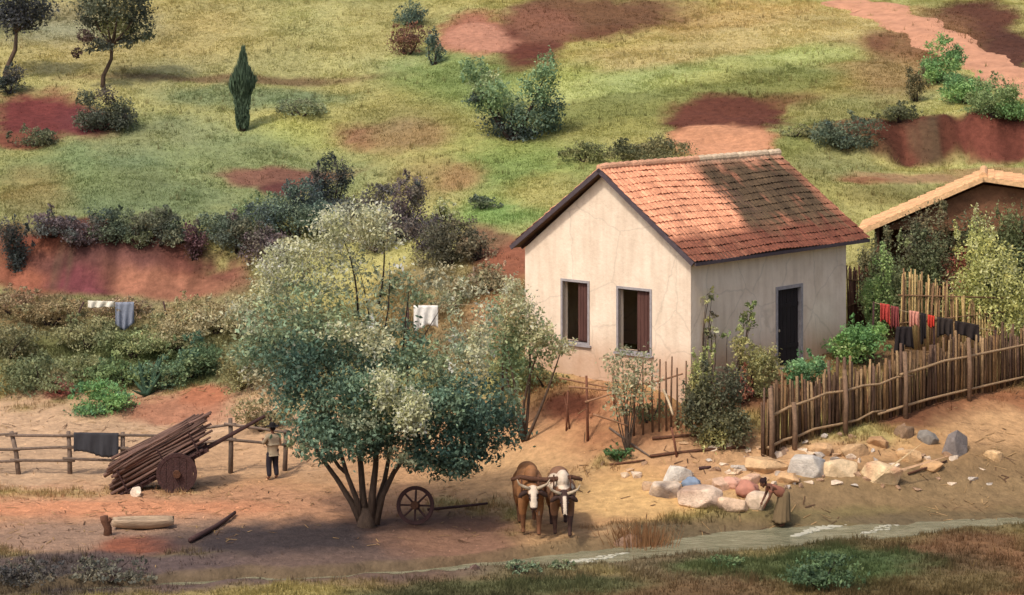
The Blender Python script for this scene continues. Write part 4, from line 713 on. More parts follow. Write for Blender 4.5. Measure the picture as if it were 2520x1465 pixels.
# ------------------------------------------------------------------ house
HC = Vector((5.79, 76.8, 3.4)); HA = math.atan2(.75, .661)
def wall_rects(L, z0, z1, openings):
    """cuts a wall rectangle into blocks around its openings"""
    xs = sorted({0, L, *[q for o in openings for q in o[:2]]}); out = []
    for a, b in zip(xs, xs[1:]):
        o = [q for q in openings if q[0] <= a and q[1] >= b]
        if not o: out.append((a, b, z0, z1))
        else:
            if o[0][2] > z0: out.append((a, b, z0, o[0][2]))
            out.append((a, b, o[0][3], z1))
    return out
def house():
    root = thing('plaster_house', 'cream plastered cottage with a mossy orange tile roof behind the stick fence', 'house', HC, HA)
    LA, LB, ZB, ZE, RH = 9.05, 7.12, -1.6, 3.58, 6.30; T = .26
    wins = [(1.67, 3.0, .5, 2.52), (4.32, 5.42, .58, 2.58)]; door = (4.75, 6.35, -.35, 2.36)
    mb = MB()
    for a, b, c, d in wall_rects(LB, ZB, ZE, wins): mb.box((0, a, c), (T, b, d))
    mb.prism([(0, ZE), (LB, ZE), (LB / 2, RH)], 0, 0, T)
    for a, b, c, d in wall_rects(LA - 2 * T, ZB, ZE, [(door[0] - T, door[1] - T, door[2], door[3])]): mb.box((T + a, .001, c), (T + b, T, d))
    mb.box((T, LB - T, ZB), (LA - T, LB - .001, ZE))
    mb.box((LA - T, 0, ZB), (LA, LB, ZE)); mb.prism([(0, ZE), (LB, ZE), (LB / 2, RH)], 0, LA - T, LA)
    obj('wall', mb, M_PLASTER, root)
    mb = MB(); mb.box((T + .01, T + .01, -.5), (LA - T - .01, LB - T - .01, -.35)); obj('floor', mb, M_FLOOR, root)
    mb = MB(); mb.box((4.6, T + .02, -.34), (4.72, LB - T - .02, 3.5)); obj('partition', mb, M_PLASTER, root)
    # roof: tiled slopes with real barrel courses on a thin deck
    sl = math.atan2(RH + .16 - 3.62, LB / 2 + .38); A0, A1 = -.34, 9.95; run = (LB / 2 + .38) / math.cos(sl)
    cols_ = np.arange(A0, A1 + .001, .2 / 6); nc = 15; mb = MB()
    for sgn in (1, -1):
        V = []; Fc = []; Cc = []
        rows = []
        for i in range(nc):
            s0 = run * i / nc; s1 = run * (i + 1) / nc
            rows += [(s0, .0), (s1 + .03, .032)]
        rnd = np.random.default_rng(3 if sgn > 0 else 4); cw = rnd.uniform(.80, 1.14, (nc, int(len(cols_) / 6) + 2)); off = rnd.normal(0, .008, (nc, int(len(cols_) / 6) + 2))
        for ri, (s, lift) in enumerate(rows):
            ci = ri // 2
            for j, a in enumerate(cols_):
                hgt = lift * (.55 + .9 * float(vnoise(a * 1.3, s * 2, 15))) + .042 * abs(math.sin(PI * (a - A0) / .2)) + off[ci, j // 6] + .07 * math.sin(a * .9 + .4) * math.sin(s * .8) + .05 * float(vnoise(a * .7, s * .6, 19)) - .03
                hh = RH + .2 - s * math.sin(sl) + hgt * math.cos(sl); bb = LB / 2 - sgn * (s * math.cos(sl) + hgt * math.sin(sl))
                V.append((a, bb, hh))
                q = s / run
                n1 = float(vnoise(a * 1.6 + s * .3, s * .5, 11)); n2 = float(vnoise(a * 5, s * 2.2, 12)); n3 = float(vnoise(a * .9, s * .9, 13))
                base = np.array(lin((220, 150, 110))) * (1 - n3 * .3) + np.array(lin((208, 126, 84))) * n3 * .3
                base = base * .9 + base.mean() * .1; base = base * cw[ci, j // 6] * (.84 + .32 * float(vnoise(a * 2.3, s * 1.7, 14))); 
                ae = a + q * 1.0
                n4 = float(fbm(np.array([a * 1.1 + s * .55]), np.array([s * .45]), 21, 4)[0]); moss = sstep(4.9, 5.7, ae + n4) * sstep(11.4, 9.6, ae + n4) * sstep(.0, .10, q) * sstep(1.1, .84, q + .3 * n4) * sstep(.33, .48, n4 + .34 * (n2 - .5)) + .8 * sstep(8.4, 9.0, a) * sstep(.45, .6, n1 * .7 + n2 * .4)
                dirt = .95 * sstep(.68, .82, q + .14 * (n1 - .5)) * sstep(.1, .5, n2 + .25) + .62 * sstep(4.2, 6.2, a + .8 * n1)
                pale = .6 * sstep(.10, .0, q) * sstep(3, 6, a)
                base = base * (1 - min(dirt, 1)) + np.array(lin((112, 66, 50))) * (.6 + .8 * n2) * min(dirt, 1)
                base = base * (1 - pale) + np.array(lin((196, 168, 140))) * pale
                m = min(1, max(0, moss)); base = base * (1 - m) + np.array(lin((82, 66, 48))) * (.5 + 1.0 * n2) * m
                Cc.append(np.clip(base, .01, .9))
        w = len(cols_)
        for r in range(len(rows) - 1):
            for j in range(w - 1): Fc.append((r * w + j, (r + 1) * w + j, (r + 1) * w + j + 1, r * w + j + 1))
        n0 = mb.n; mb.add(V, Fc); mb.c[n0:] = [tuple(c) for c in Cc]
        # deck
        d = [(run, -.03), (run, -.11), (0, -.11), (0, -.03)]
        prof = [(LB / 2 - sgn * (s * math.cos(sl) + t * math.sin(sl)), RH + .2 - s * math.sin(sl) + t * math.cos(sl)) for s, t in d]
        mb.prism(prof, 0, A0 + .03, A1 - .03, lin((96, 72, 58)))
    rf = obj('roof', mb, M_TILE, root)
    mb = MB(); pts = []
    for i in range(27):
        a0 = A0 + i * (A1 - A0) / 27; a1 = a0 + (A1 - A0) / 27 + .05; z = RH + .2 + .05 * math.sin(a0 * 1.1) * 0
        t = random.uniform(.85, 1.1); c = np.array(lin((200, 150, 118) if i < 14 else (206, 182, 152))) * t
        mb.tube([(a0, LB / 2, z), (a1, LB / 2, z + .025)], [.125, .15], 10, c)
    obj('ridge_cap', mb, M_TILE, rf)
    for sgn in (1, -1):
        mb = MB(); d = [(0.0, .0), (run + .02, .0), (run + .02, -.15), (0.0, -.15)]
        prof = [(LB / 2 - sgn * (s * math.cos(sl) + t * math.sin(sl)), RH + .2 - s * math.sin(sl) + t * math.cos(sl)) for s, t in d]
        mb.prism(prof, 0, A0 - .035, A0 + .02); obj('barge_board', mb, M_BARGE, rf)
    mb = MB(); y = LB / 2 - run * math.cos(sl); z = RH + .2 - run * math.sin(sl); mb.box((A0 + .03, y - .05, z - .13), (A1 - .03, y - .005, z - .02)); obj('fascia_board', mb, M_BARGE, rf)
    mb = MB()
    for i in range(16):
        a = .1 + i * .6
        for sgn in (1, -1):
            d = [(run - .9, -.125), (run - .03, -.125), (run - .03, -.2), (run - .9, -.2)]
            mb.prism([(LB / 2 - sgn * (s * math.cos(sl) + t * math.sin(sl)), RH + .2 - s * math.sin(sl) + t * math.cos(sl)) for s, t in d], 0, a, a + .07)
    obj('rafter', mb, M_WOODD, rf)
    # windows
    for (a, b, c, d) in wins:
        mb = MB(); w = .08
        for q in ((a - w, a, c - w, d + w), (b, b + w, c - w, d + w)): mb.box((-.03, q[0], q[2]), (.14, q[1], q[3]))
        for q in ((a, b, d, d + w), (a, b, c - w, c)): mb.box((-.035, q[0], q[2]), (.145, q[1], q[3]))
        win = obj('window', mb, M_FRAME, root); win.name = 'window'
        mb = MB(); mb.box((.10, a + .01, c + .01), (.13, a + (b - a) * .46, d - .01))
        for k in range(4): mb.box((.085, a + .03 + k * (b - a) * .11, c + .04), (.0995, a + .02 + (k + .85) * (b - a) * .11, d - .04))
        obj('shutter', mb, M_SHUT, win)
        mb = MB(); mb.box((-.09, a - .16, c - w - .07), (.1, b + .16, c - w - .005)); obj('sill', mb, M_FRAME, win)
    a, b, c, d = door; mb = MB()
    mb.box((a, -.03, c), (a + .11, .2, d)); mb.box((b - .11, -.03, c), (b, .2, d)); mb.box((a + .11, -.035, d - .11), (b - .11, .205, d)); mb.box((a - .1, -.3, c - .14), (b + .1, .2, c - .004))
    dr = obj('door', mb, M_FRAME, root)
    mb = MB()
    for k in range(6): w = (b - a - .24) / 6; mb.box((a + .12 + k * w, .10, c + .02), (a + .12 + (k + .93) * w, .15, d - .12))
    mb.box((a + .13, .08, .2), (b - .13, .0995, .34)); mb.box((a + .13, .08, 1.6), (b - .13, .0995, 1.74)); lf = obj('door_leaf', mb, M_DOOR, dr)
    mb = MB(); mb.ball((a + .3, .06, .85), (.05, .03, .05)); obj('handle', mb, M_HORN, dr)
house()
def shed():
    ap = A(2420, 435, 88); base = Vector((ap.x, ap.y, zt1(ap.x, ap.y) - .1)); rz = -math.atan2(.2, .98)
    root = thing('tiled_shed', 'open-fronted shed with an orange tile roof behind the yard at right', 'shed', base, rz)
    hz = ap.z - base.z; hw = 4.55; drop_ = 2.08; D = 3.4; SLS = {-1: math.atan2(drop_, hw), 1: math.atan2(.62, hw)}; mb = MB()
    for sgn in (1, -1):
        sl = SLS[sgn]; run = hw / math.cos(sl); cols_ = np.arange(-.4, D, .24 / 6); w = len(cols_); V = []; Fc = []; Cc = []; rows = []; nc = 13; rnd = np.random.default_rng(8 + sgn); cw = rnd.uniform(.8, 1.15, (nc, w // 6 + 2))
        for i in range(nc): rows += [(run * i / nc, 0), (run * (i + 1) / nc + .03, .05)]
        for ri, (s, l) in enumerate(rows):
            for j, a in enumerate(cols_):
                h = l + .05 * abs(math.sin(PI * (a + .4) / .24)); V.append((sgn * (s * math.cos(sl) + h * math.sin(sl)), a, hz - s * math.sin(sl) + h * math.cos(sl)))
                Cc.append(np.array(lin((212, 162, 118))) * cw[ri // 2, j // 6])
        for r in range(len(rows) - 1):
            for j in range(w - 1): Fc.append((r * w + j, r * w + j + 1, (r + 1) * w + j + 1, (r + 1) * w + j))
        n0 = mb.n; mb.add(V, Fc); mb.c[n0:] = [tuple(c) for c in Cc]
        mb.prism([(sgn * (s * math.cos(sl) + t * math.sin(sl)), hz - s * math.sin(sl) + t * math.cos(sl)) for s, t in ((0, -.03), (run, -.03), (run, -.14), (0, -.14))], 1, -.36, D - .1, lin((120, 84, 58)))
    rf = obj('roof', mb, M_TILE, root)
    mb = MB(); mb.tube([(0, -.42, hz + .04), (0, D, hz + .04)], .15, 10, lin((216, 168, 122))); obj('ridge_cap', mb, M_TILE, rf)
    for sgn in (1, -1):
        sl = SLS[sgn]; run = hw / math.cos(sl); mb = MB(); mb.prism([(sgn * (s * math.cos(sl) + t * math.sin(sl)), hz - s * math.sin(sl) + t * math.cos(sl)) for s, t in ((0.0, .03), (run, .03), (run, -.15), (0.0, -.15))], 1, -.47, -.41, lin((206, 166, 122))); obj('barge_board', mb, M_TILE, rf)
    mb = MB(); e = hz - drop_
    e2 = hz - .62; mb.box((-4.0, 0, -.5), (-3.88, D - .5, e + .1)); mb.box((3.9, 0, -.5), (4.02, D - .5, e2 - .12))
    mb.box((-4.0, D - .5, -.5), (4.02, D - .38, e + .05)); mb.prism([(-4.0, e + .06), (4.02, e + .06), (4.02, e2 - .12), (0, hz - .25)], 1, D - .5, D - .38)
    mb.prism([(-3.8, e + .05), (3.8, e + .05), (3.8, e2 - .14), (0, hz - .3)], 1, .06, .14); obj('wall', mb, M_MUDWALL, root)
    for x in (-3.9, -1.4, 1.3, 3.9):
        mb = MB(); mb.tube([(x, .02, -.5), (x + .03, .02, 1.3), (x, .02, e + .3)], [.1, .09, .08], 8, wob=.06); obj('post', mb, M_WOODB, root, True)
shed()

# ------------------------------------------------------------------ fences
CANEC = [(126, 100, 72), (104, 80, 58), (88, 66, 50), (142, 116, 84), (96, 74, 60), (116, 88, 58)]
def stick(p, h, r, lean=.06, col=None, n=6):
    c = np.array(lin(col or random.choice(CANEC))) * random.uniform(.8, 1.15); mb = MB()
    t = p + Vector((random.uniform(-lean, lean), random.uniform(-lean, lean), h))
    mb.tube([p - Vector((0, 0, .12)), p.lerp(t, .5) + Vector((random.uniform(-.02, .02), random.uniform(-.02, .02), 0)), t], [r, r * .92, r * .75], n, c, wob=.07); return mb
def pole_mb(a, b, r, col, bend=.012, n=8): mb = MB(); mb.tube(limb(a, b, bend, 7), [r, r, r * .96, r * .93, r * .9, r * .86, r * .8], n, lin(col), wob=.05); return mb
def stick_fence():
    pts = [Vector((7.85, 74.45, 0)), Vector((8.06, 74.6, 0)), Vector((11.4, 77.0, 0)), Vector((14.6, 79.6, 0)), Vector((17.56, 82, 0)), Vector((19.6, 83.4, 0))]
    L = [0]
    for a, b in zip(pts, pts[1:]): L.append(L[-1] + (b - a).length)
    def at(t):
        t = min(max(t, 0), L[-1]); k = max(i for i in range(len(pts) - 1) if L[i] <= t); q = pts[k].lerp(pts[k + 1], (t - L[k]) / (L[k + 1] - L[k])); q.z = zt1(q.x, q.y); return q
    b0 = at(0); root = thing('stick_fence', 'tall fence of upright weathered sticks with two rails along the house yard', 'fence', b0)
    N = 100
    for i in range(N):
        p = at((i + .5 + random.uniform(-.3, .3)) * L[-1] / N); q = i / N
        h = (1.95 + .16 * math.sin(i * .35) + random.uniform(-.3, .24)) * (1.05 - .08 * q); obj('picket', stick(p, h, random.uniform(.038, .068)), M_CANE, root, True, b0)
    mb = MB()                                              # the thinner canes packed behind the stout sticks
    for i in range(170):
        p = at((i + random.random()) * L[-1] / 170) + Vector((-.05, .09, 0)); s = stick(p, 1.75 + random.uniform(-.35, .2), random.uniform(.03, .05), n=5); mb.add(s.v, s.f, s.c[0])
    o = obj('cane_backing', mb, M_CANE, root, True, b0); o['kind'] = 'stuff'
    off = Vector((.09, -.11, 0))
    for zz, t0, t1 in ((1.28, .2, 6.6), (1.36, 6.0, L[-1]), (.28, .1, 5.3), (.24, 4.9, L[-1])):
        mb = MB(); pp = [at(t0 + (t1 - t0) * k / 8) + off + Vector((0, 0, zz + random.uniform(-.05, .05))) for k in range(9)]
        mb.tube(pp, [.05, .048, .046, .045, .044, .042, .04, .036, .03], 7, lin((148, 122, 92)), wob=.08); obj('rail', mb, M_CANE, root, True, b0)
    for t, h in ((.12, 2.2), (1.1, 1.4), (3.3, 2.0), (6.1, 2.1), (9.3, 2.0), (12.3, 2.0)):
        p = at(t) + off * 1.9; mb = MB(); mb.tube([p - Vector((0, 0, .3)), p + Vector((.03, 0, h * .5)), p + Vector((-.02, .02, h))], [.085, .08, .07], 8, lin((120, 96, 76)), wob=.07); obj('post', mb, M_CANE, root, True, b0)
stick_fence()
def cane_screen(label, u0, u1, d, vt0, vt1, vb, n, c, seed):
    random.seed(seed); a = A(u0, vb, d); b = A(u1, vb, d + .6); a.z = zt1(a.x, a.y); root = thing('cane_screen', label, 'screen', a, 0, 'cane screens behind the yard')
    for i in range(n):
        t = (i + random.uniform(.2, .8)) / n; p = a.lerp(b, t); p.z = zt1(p.x, p.y); top = H - (vt0 + (vt1 - vt0) * t ** 1.6 + random.uniform(-14, 14)) / F * p.y
        obj('cane', stick(p, max(.5, top - p.z), random.uniform(.032, .05), .12, random.choice(c), 5), M_CANE, root, True, a)
    for z in (.9, 1.9):
        mb = MB(); mb.tube([a + Vector((-.05, -.07, z)), b + Vector((0, -.07, z - (.0 if z < 1 else .5)))], .03, 6, lin((110, 84, 60))); obj('rail', mb, M_CANE, root, True, a)
cane_screen('tall pale cane screen sloping down to the right behind the laundry', 2212, 2470, 83.6, 668, 810, 830, 62, [(158, 134, 88), (136, 108, 74), (120, 90, 64), (172, 146, 98)], 21)
cane_screen('short dark red-brown cane screen against the right end of the house', 2088, 2150, 86.5, 664, 668, 790, 26, [(104, 70, 56), (88, 58, 48), (116, 84, 64)], 22)
random.seed(30)
def pole_fence():
    posts = [(48, 1176, 1062, -20), (172, 1166, 1062, -4), (300, 1170, 1064, 2), (430, 1150, 1062, 0), (567, 1120, 1030, 0), (700, 1125, 1058, 3), (-90, 1176, 1066, 0)]
    b0 = P(172, 1166); root = thing('pole_fence', 'grey three-rail pole fence with leaning posts beside the ox cart', 'fence', b0); D = []
    for u, vb, vt, du in posts:
        p = A(u, vb, b0.y); p.z = zt1(p.x, p.y); t = A(u + du, vt, b0.y); h = t.z - p.z
        mb = MB(); mb.tube([p - Vector((0, 0, .3)), p.lerp(t, .5) + Vector((.02, 0, 0)), t], [.085, .078, .07], 8, wob=.06); obj('post', mb, M_WOODG, root, True, b0); D.append((u, p, t))
    D.sort(key=lambda q: q[0])
    for k in (.93, .62, .34):
        for (_, p, t), (_, p2, t2) in zip(D, D[1:]):
            if k < .5 and _ > 400: continue
            a = p.lerp(t, k) + Vector((-.2, -.08, random.uniform(-.05, .05))); b = p2.lerp(t2, k) + Vector((.2, -.08, random.uniform(-.05, .05)))
            mb = MB(); mb.tube(limb(a, b, .012, 5), [.05, .05, .047, .044, .04], 7, wob=.06); obj('rail', mb, M_WOODG, root, True, b0)
    return b0
PF = pole_fence()
def rustic_fence():
    b0 = P(1445, 1080); root = thing('rustic_fence', 'broken fence of thin poles and short pickets on the slope before the gable', 'fence', b0)
    for u, vb, u2, vt, r in ((1447, 1084, 1443, 925, .05), (1393, 1062, 1398, 962, .035), (1404, 1058, 1390, 980, .03), (1548, 1092, 1540, 1030, .035), (1668, 1124, 1652, 1052, .04), (1512, 1000, 1508, 920, .035)):
        p = P(u, vb); t = A(u2, vt, p.y); obj('post', (lambda m: m.tube([p - Vector((0, 0, .25)), p.lerp(t, .5), t], [r, r * .95, r * .8], 7, lin((112, 72, 54)), wob=.07))(MB()), M_CANE, root, True, b0)
    for u, v, u2, v2, y in ((1440, 990, 1510, 968, 75.0), (1375, 930, 1520, 958, 76.4), (1400, 952, 1510, 962, 75.8), (1460, 1020, 1545, 1048, 74.8), (1590, 948, 1680, 920, 76.0), (1530, 955, 1600, 940, 76.0)):
        mb = pole_mb(A(u, v, y), A(u2, v2, y + .3), .032, (150, 112, 84)); obj('rail', mb, M_CANE, root, True, b0)
    for u, vb, vt in ((1583, 985, 892), (1606, 985, 880), (1622, 985, 884), (1640, 990, 890), (1652, 990, 878), (1668, 990, 905), (1688, 992, 888), (1560, 980, 900)):
        p = A(u, vb, 76.0); p.z = zt1(p.x, p.y); obj('picket', stick(p, A(u, vt, 76).z - p.z, .035, .03, (112, 86, 66)), M_CANE, root, True, b0)
    a = A(1632, 958, 75.5); b = A(1656, 1022, 75.2); obj('brace', pole_mb(a, b, .045, (196, 176, 146), .08), M_CANE, root, True, b0)
rustic_fence()

# ------------------------------------------------------------------ laundry
def cloth_mb(a, b, drop_, col, seed, folds=3.5, thick=.012, nx=18, nz=9, taper=0):
    """a cloth hung over a line from a to b"""
    r = random.Random(seed); a = Vector(a); b = Vector(b); d = (b - a); nrm = Vector((-d.y, d.x, 0)).normalized(); ph = r.uniform(0, 6); V = []; Fc = []; Cc = []
    for side in (0, 1):
        for j in range(nz + 1):
            q = j / nz
            for i in range(nx + 1):
                t = i / nx; tt = .5 + (t - .5) * (1 - taper * q); w = math.sin(t * folds * 2 * PI + ph + 1.2 * math.sin(t * 5)) * .07 * q + .02 * math.sin(t * 17 + q * 3 + ph)
                L = drop_ * (1 + .14 * math.sin(t * 5 + ph)); p = a + d * tt + nrm * (w + (thick if side else 0) - .02) + Vector((0, 0, .03 * (1 - q) - L * q)); V.append(p)
    n1 = (nx + 1) * (nz + 1)
    for s in (0, 1):
        for j in range(nz):
            for i in range(nx):
                k = s * n1 + j * (nx + 1) + i; f = (k, k + 1, k + nx + 2, k + nx + 1); Fc.append(f if s else f[::-1])
    edge = [i for i in range(nx + 1)] + [j * (nx + 1) + nx for j in range(1, nz + 1)] + [nz * (nx + 1) + i for i in range(nx - 1, -1, -1)] + [j * (nx + 1) for j in range(nz - 1, 0, -1)]
    for i in range(len(edge)): e, g = edge[i], edge[(i + 1) % len(edge)]; Fc.append((e, g, g + n1, e + n1))
    mb = MB(); mb.add(V, Fc, lin(col)); return mb
def cloth(name, label, a, b, h, col, seed, cat='cloth', group=None, **k):
    o = obj(name, cloth_mb(a, b, h, col, seed, **k), M_CLOTH, None, True, Vector(a)); o.location = a; return tag(o, label, cat, group)
def line_thing(label, posts, sag=.1):
    b0 = posts[0][0]; root = thing('clothes_line', label, 'clothes line', b0)
    for p, t in posts: mb = MB(); mb.tube([p - Vector((0, 0, .3)), p.lerp(t, .5), t], [.045, .04, .035], 7, wob=.05); obj('pole', mb, M_WOODD, root, True, b0)
    mb = MB(); T = [t for _, t in posts]
    for a, b in zip(T, T[1:]): mb.tube([a.lerp(b, q) - Vector((0, 0, .03 + sag * 4 * q * (1 - q))) for q in np.linspace(0, 1, 9)], .011, 5)
    obj('rope', mb, M_ROPE, root, True, b0)
def post_at(u, vb, d, u2, vt):
    p = A(u, vb, d); p.z = zt1(p.x, p.y); return (p, A(u2, vt, d))
LG = 'clothes drying on the lines'
d1 = P(160, 838).y
line_thing('clothes line on two dark leaning poles above the left yard', [post_at(160, 838, d1, 206, 744), post_at(420, 838, d1, 402, 742)], .06)
cloth('white_cloth', 'white cloth folded narrow over the left clothes line', A(216, 742, d1 - .02), A(282, 744, d1 - .02), .22, (222, 216, 200), 1, group=LG)
cloth('blue_cloth', 'blue-grey cloth hanging long on the left clothes line', A(284, 746, d1 - .02), A(330, 745, d1 - .02), .95, (128, 134, 148), 2, group=LG)
d2 = 78.5
line_thing('clothes line seen through the gap in the flowering tree crown', [post_at(1000, 900, d2, 1004, 748), post_at(1235, 900, d2, 1240, 742)], .05)
cloth('white_sheet', 'white sheet hanging in the gap of the flowering tree crown', A(1018, 754, d2 - .02), A(1078, 754, d2 - .02), .72, (226, 224, 216), 3, group=LG)
ya, yb = 81.6, 82.4
line_thing('clothes line stretched behind the stick fence at right', [post_at(2148, 830, 82.6, 2150, 742), post_at(2300, 860, 81.8, 2298, 778), post_at(2450, 860, 81.9, 2450, 812)], .05)
for nm, lb, u0, v0, u1, v1, h, c, sd in [
 ('red_shirt', 'bright red shirt hanging at the left end of the right-hand line', 2166, 748, 2190, 752, .62, (178, 70, 62), 11), ('maroon_cloth', 'dusty maroon cloth between the bright red shirt and the pink cloth', 2192, 754, 2212, 758, .8, (132, 66, 64), 12),
 ('pink_cloth', 'pale pink cloth in the middle of the right-hand line', 2238, 766, 2262, 770, .5, (202, 140, 122), 13), ('black_trousers', 'black trousers hanging behind the little red cloth', 2265, 771, 2280, 775, .95, (44, 38, 38), 14), ('red_cloth', 'small vivid red cloth on the right-hand line', 2282, 776, 2300, 780, .36, (196, 64, 48), 15),
 ('dark_shirt', 'dark shirt hanging right of the small vivid red cloth', 2306, 782, 2345, 788, .62, (54, 46, 42), 16), ('dark_blanket', 'dark brown blanket near the right end of the line', 2350, 791, 2410, 802, .5, (48, 40, 38), 17)]:
    dd = 82.2 if u0 < 2220 else 81.8
    cloth(nm, lb, A(u0, v0, dd - .05), A(u1, v1, dd - .05), h, c, sd, group=LG)
def on_fence(u0, u1, v, h, c, label, sd, nm):
    k = (u0 + u1) / 2; s = (k - CX) / F; y = 78.0 + (k - 2190) * .0125; cloth(nm, label, A(u0, v, y - .22), A(u1, v, y - .1), h, c, sd, group=LG, taper=-.3)
on_fence(2206, 2244, 806, .75, (40, 34, 34), 'black skirt flaring over the top of the stick fence', 18, 'black_skirt')
a = PF; cloth('dark_blanket', 'dark blue-grey blanket slung over the pole fence rail', A(182, 1066, a.y - .2), A(292, 1068, a.y - .2), .68, (62, 62, 66), 19, folds=8, cat='blanket')

# ------------------------------------------------------------------ stones
def stone(name, u, vb, w, h, col, label, seed, depth=.8, tilt=0, group='washing stones by the stream', dark=None, sx=1):
    p = P(u, vb); k = p.y / F; W = w * k; Hh = max(h * k, .1); rs = random.Random(seed)
    cuts = [(Vector((rs.uniform(-1, 1), rs.uniform(-1, 1), rs.uniform(-.3, 1))).normalized(), rs.uniform(.56, .92)) for _ in range(17)]
    def fn(d):
        r = 1.0
        for n, t in cuts:
            q = d.dot(n)
            if q > 1e-3: r = min(r, t / q)
        return r * (.97 + .05 * math.sin(7 * d.x + 3 * d.z + seed))
    col = np.array(col) * .72 + np.array((182, 150, 116)) * .28; bm = bmesh.new()
    for k_ in range(22 if W > .45 else 11):
        q = Vector((rs.gauss(0, 1), rs.gauss(0, 1), rs.gauss(0, 1))).normalized() * rs.uniform(.86, 1.06)
        if q.z > .55: q.z = .55 + (q.z - .55) * .3
        bm.verts.new((q.x * W * .56, q.y * W * .56 * depth, q.z * Hh * .95))
    bmesh.ops.convex_hull(bm, input=bm.verts); bmesh.ops.delete(bm, geom=[v for v in bm.verts if not v.link_faces], context='VERTS')
    if W > .45: bmesh.ops.bevel(bm, geom=list(bm.edges), offset=.035 * W, segments=2, affect='EDGES', profile=.6)
    bm.verts.index_update(); mb = MB(); mb.add([tuple(v.co) for v in bm.verts], [tuple(v.index for v in f.verts) for f in bm.faces], lin(col)); bm.free()
    if dark is not None:
        for i, v in enumerate(mb.v):
            mb.c[i] = tuple(np.array(mb.c[i]) + (lin(dark) - np.array(mb.c[i])) * .8 * float(sstep(.5, .75, vnoise(v[0] * 3 / max(W, .3), v[2] * 4 / max(W, .3), seed))))
    o = obj(name, mb, M_ROCK, None, False)
    o.location = (p.x, p.y + W * .2, p.z + Hh * .22); o.rotation_euler = (0, tilt, rs.uniform(-.5, .5)); return tag(o, label, 'stone', group)
ST = [(1640, 1222, 92, 40, (206, 190, 172), 'flat cream stone at the left end of the washing stones', (90, 78, 74)), (1725, 1248, 112, 58, (218, 196, 176), 'large pinkish cream boulder in front of the flat cream stone', (150, 122, 104)), (1800, 1252, 96, 34, (200, 172, 146), 'low tan stone right of the large pinkish boulder', (96, 74, 66)),
 (1668, 1188, 76, 44, (204, 204, 198), 'whitish grey stone behind the washing stones with a blue rag on it', None), (1866, 1248, 70, 42, (210, 190, 168), 'pale stone touching the washing woman', None), (1988, 1172, 102, 56, (186, 186, 182), 'big blue-grey boulder left of two cream boulders', (140, 142, 144)), (2070, 1172, 96, 46, (214, 190, 152), 'cream boulder in the middle of the three big boulders', None), (2176, 1184, 104, 52, (220, 198, 156), 'oval cream boulder at the right of the three big boulders', (176, 130, 100)),
 (1885, 1160, 118, 34, (196, 162, 120), 'ochre slab lying behind the washing woman', None), (1850, 1196, 66, 30, (206, 166, 140), 'small pinkish stone behind the washing woman', None), (2100, 1128, 84, 38, (182, 148, 108), 'ochre stone behind the cream boulders', None), (2020, 1116, 66, 28, (188, 150, 108), 'tan stone under the near end of the fence', None), (2240, 1136, 64, 30, (196, 158, 112), 'tan stone right above the oval cream boulder', None),
 (2226, 1078, 50, 34, (104, 84, 66), 'dark brown stone below the stick fence', None), (2285, 1092, 52, 36, (104, 108, 110), 'slate-grey stone beside the leaning slab', None), (2352, 1120, 66, 70, (92, 92, 98), 'dark slate slab leaning on the sandy bank', None), (1780, 1206, 62, 32, (204, 170, 146), 'rosy stone among the washing stones', None), (2290, 1156, 66, 22, (186, 146, 100), 'flat sandy stone on the bank', None), (2450, 1132, 56, 26, (204, 170, 124), 'lone pale stone at the far right of the bank', None), (2160, 1098, 60, 26, (160, 122, 84), 'brown stone at the foot of the fence', None),
 (1170, 1402, 32, 26, (86, 68, 70), 'small dark purple stone in the foreground mud', None), (338, 1222, 36, 26, (214, 204, 188), 'white stone propped under the ox cart', None), (1545, 1345, 80, 30, (116, 90, 76), 'brown stone in the tuft of reeds by the stream', None), (1940, 1190, 60, 26, (196, 156, 112), 'small tan stone below the blue-grey boulder', None), (1600, 1206, 40, 22, (188, 158, 128), 'little tan stone left of the flat cream stone', None)]
for i, (u, v, w, h, c, l, dk) in enumerate(ST): stone('stone', u, v, w, h, c, l, 300 + i, tilt=.5 if 'leaning' in l else random.uniform(-.12, .12), dark=dk)
for i in range(120):
    u = random.gauss(1950, 240); v = random.gauss(1160, 46)
    if not (1480 < u < 2480) or v > 1240 - max(0, (u - 2000) * .05): continue
    stone('pebble', u, v, random.uniform(10, 34), random.uniform(6, 16), random.choice([(200, 176, 148), (186, 152, 118), (150, 120, 96), (212, 196, 176), (128, 104, 88), (178, 174, 168)]), 'small stone scattered among the washing boulders', 500 + i, group='small stones scattered by the stream')
def rag(name, u, v, w, h, col, label, seed, lift=.18):
    p = P(u, v); k = p.y / F; W = w * k; rs = random.Random(seed); mb = MB()
    mb.ball((0, 0, 0), (W / 2, W * .4, h * k * .5), lin(col), 26, 14, lambda d: 1 + .12 * math.sin(5 * d.x + 4 * d.y + seed) + .08 * math.sin(11 * d.y + 9 * d.z + seed))
    o = obj(name, mb, M_CLOTH, None, True); o.location = (p.x, p.y, p.z + lift); tag(o, label, 'laundry', 'laundry heaped on the stones')
rag('blue_rag', 1702, 1200, 46, 30, (128, 142, 160), 'wet blue rag on the whitish grey stone', 1, .12)
rag('red_laundry', 1838, 1222, 56, 44, (184, 128, 108), 'salmon red laundry heap in front of the washing woman', 2, .2)
rag('pink_laundry', 1800, 1200, 50, 30, (204, 158, 136), 'pale pink laundry heap left of the salmon red heap', 3, .12)
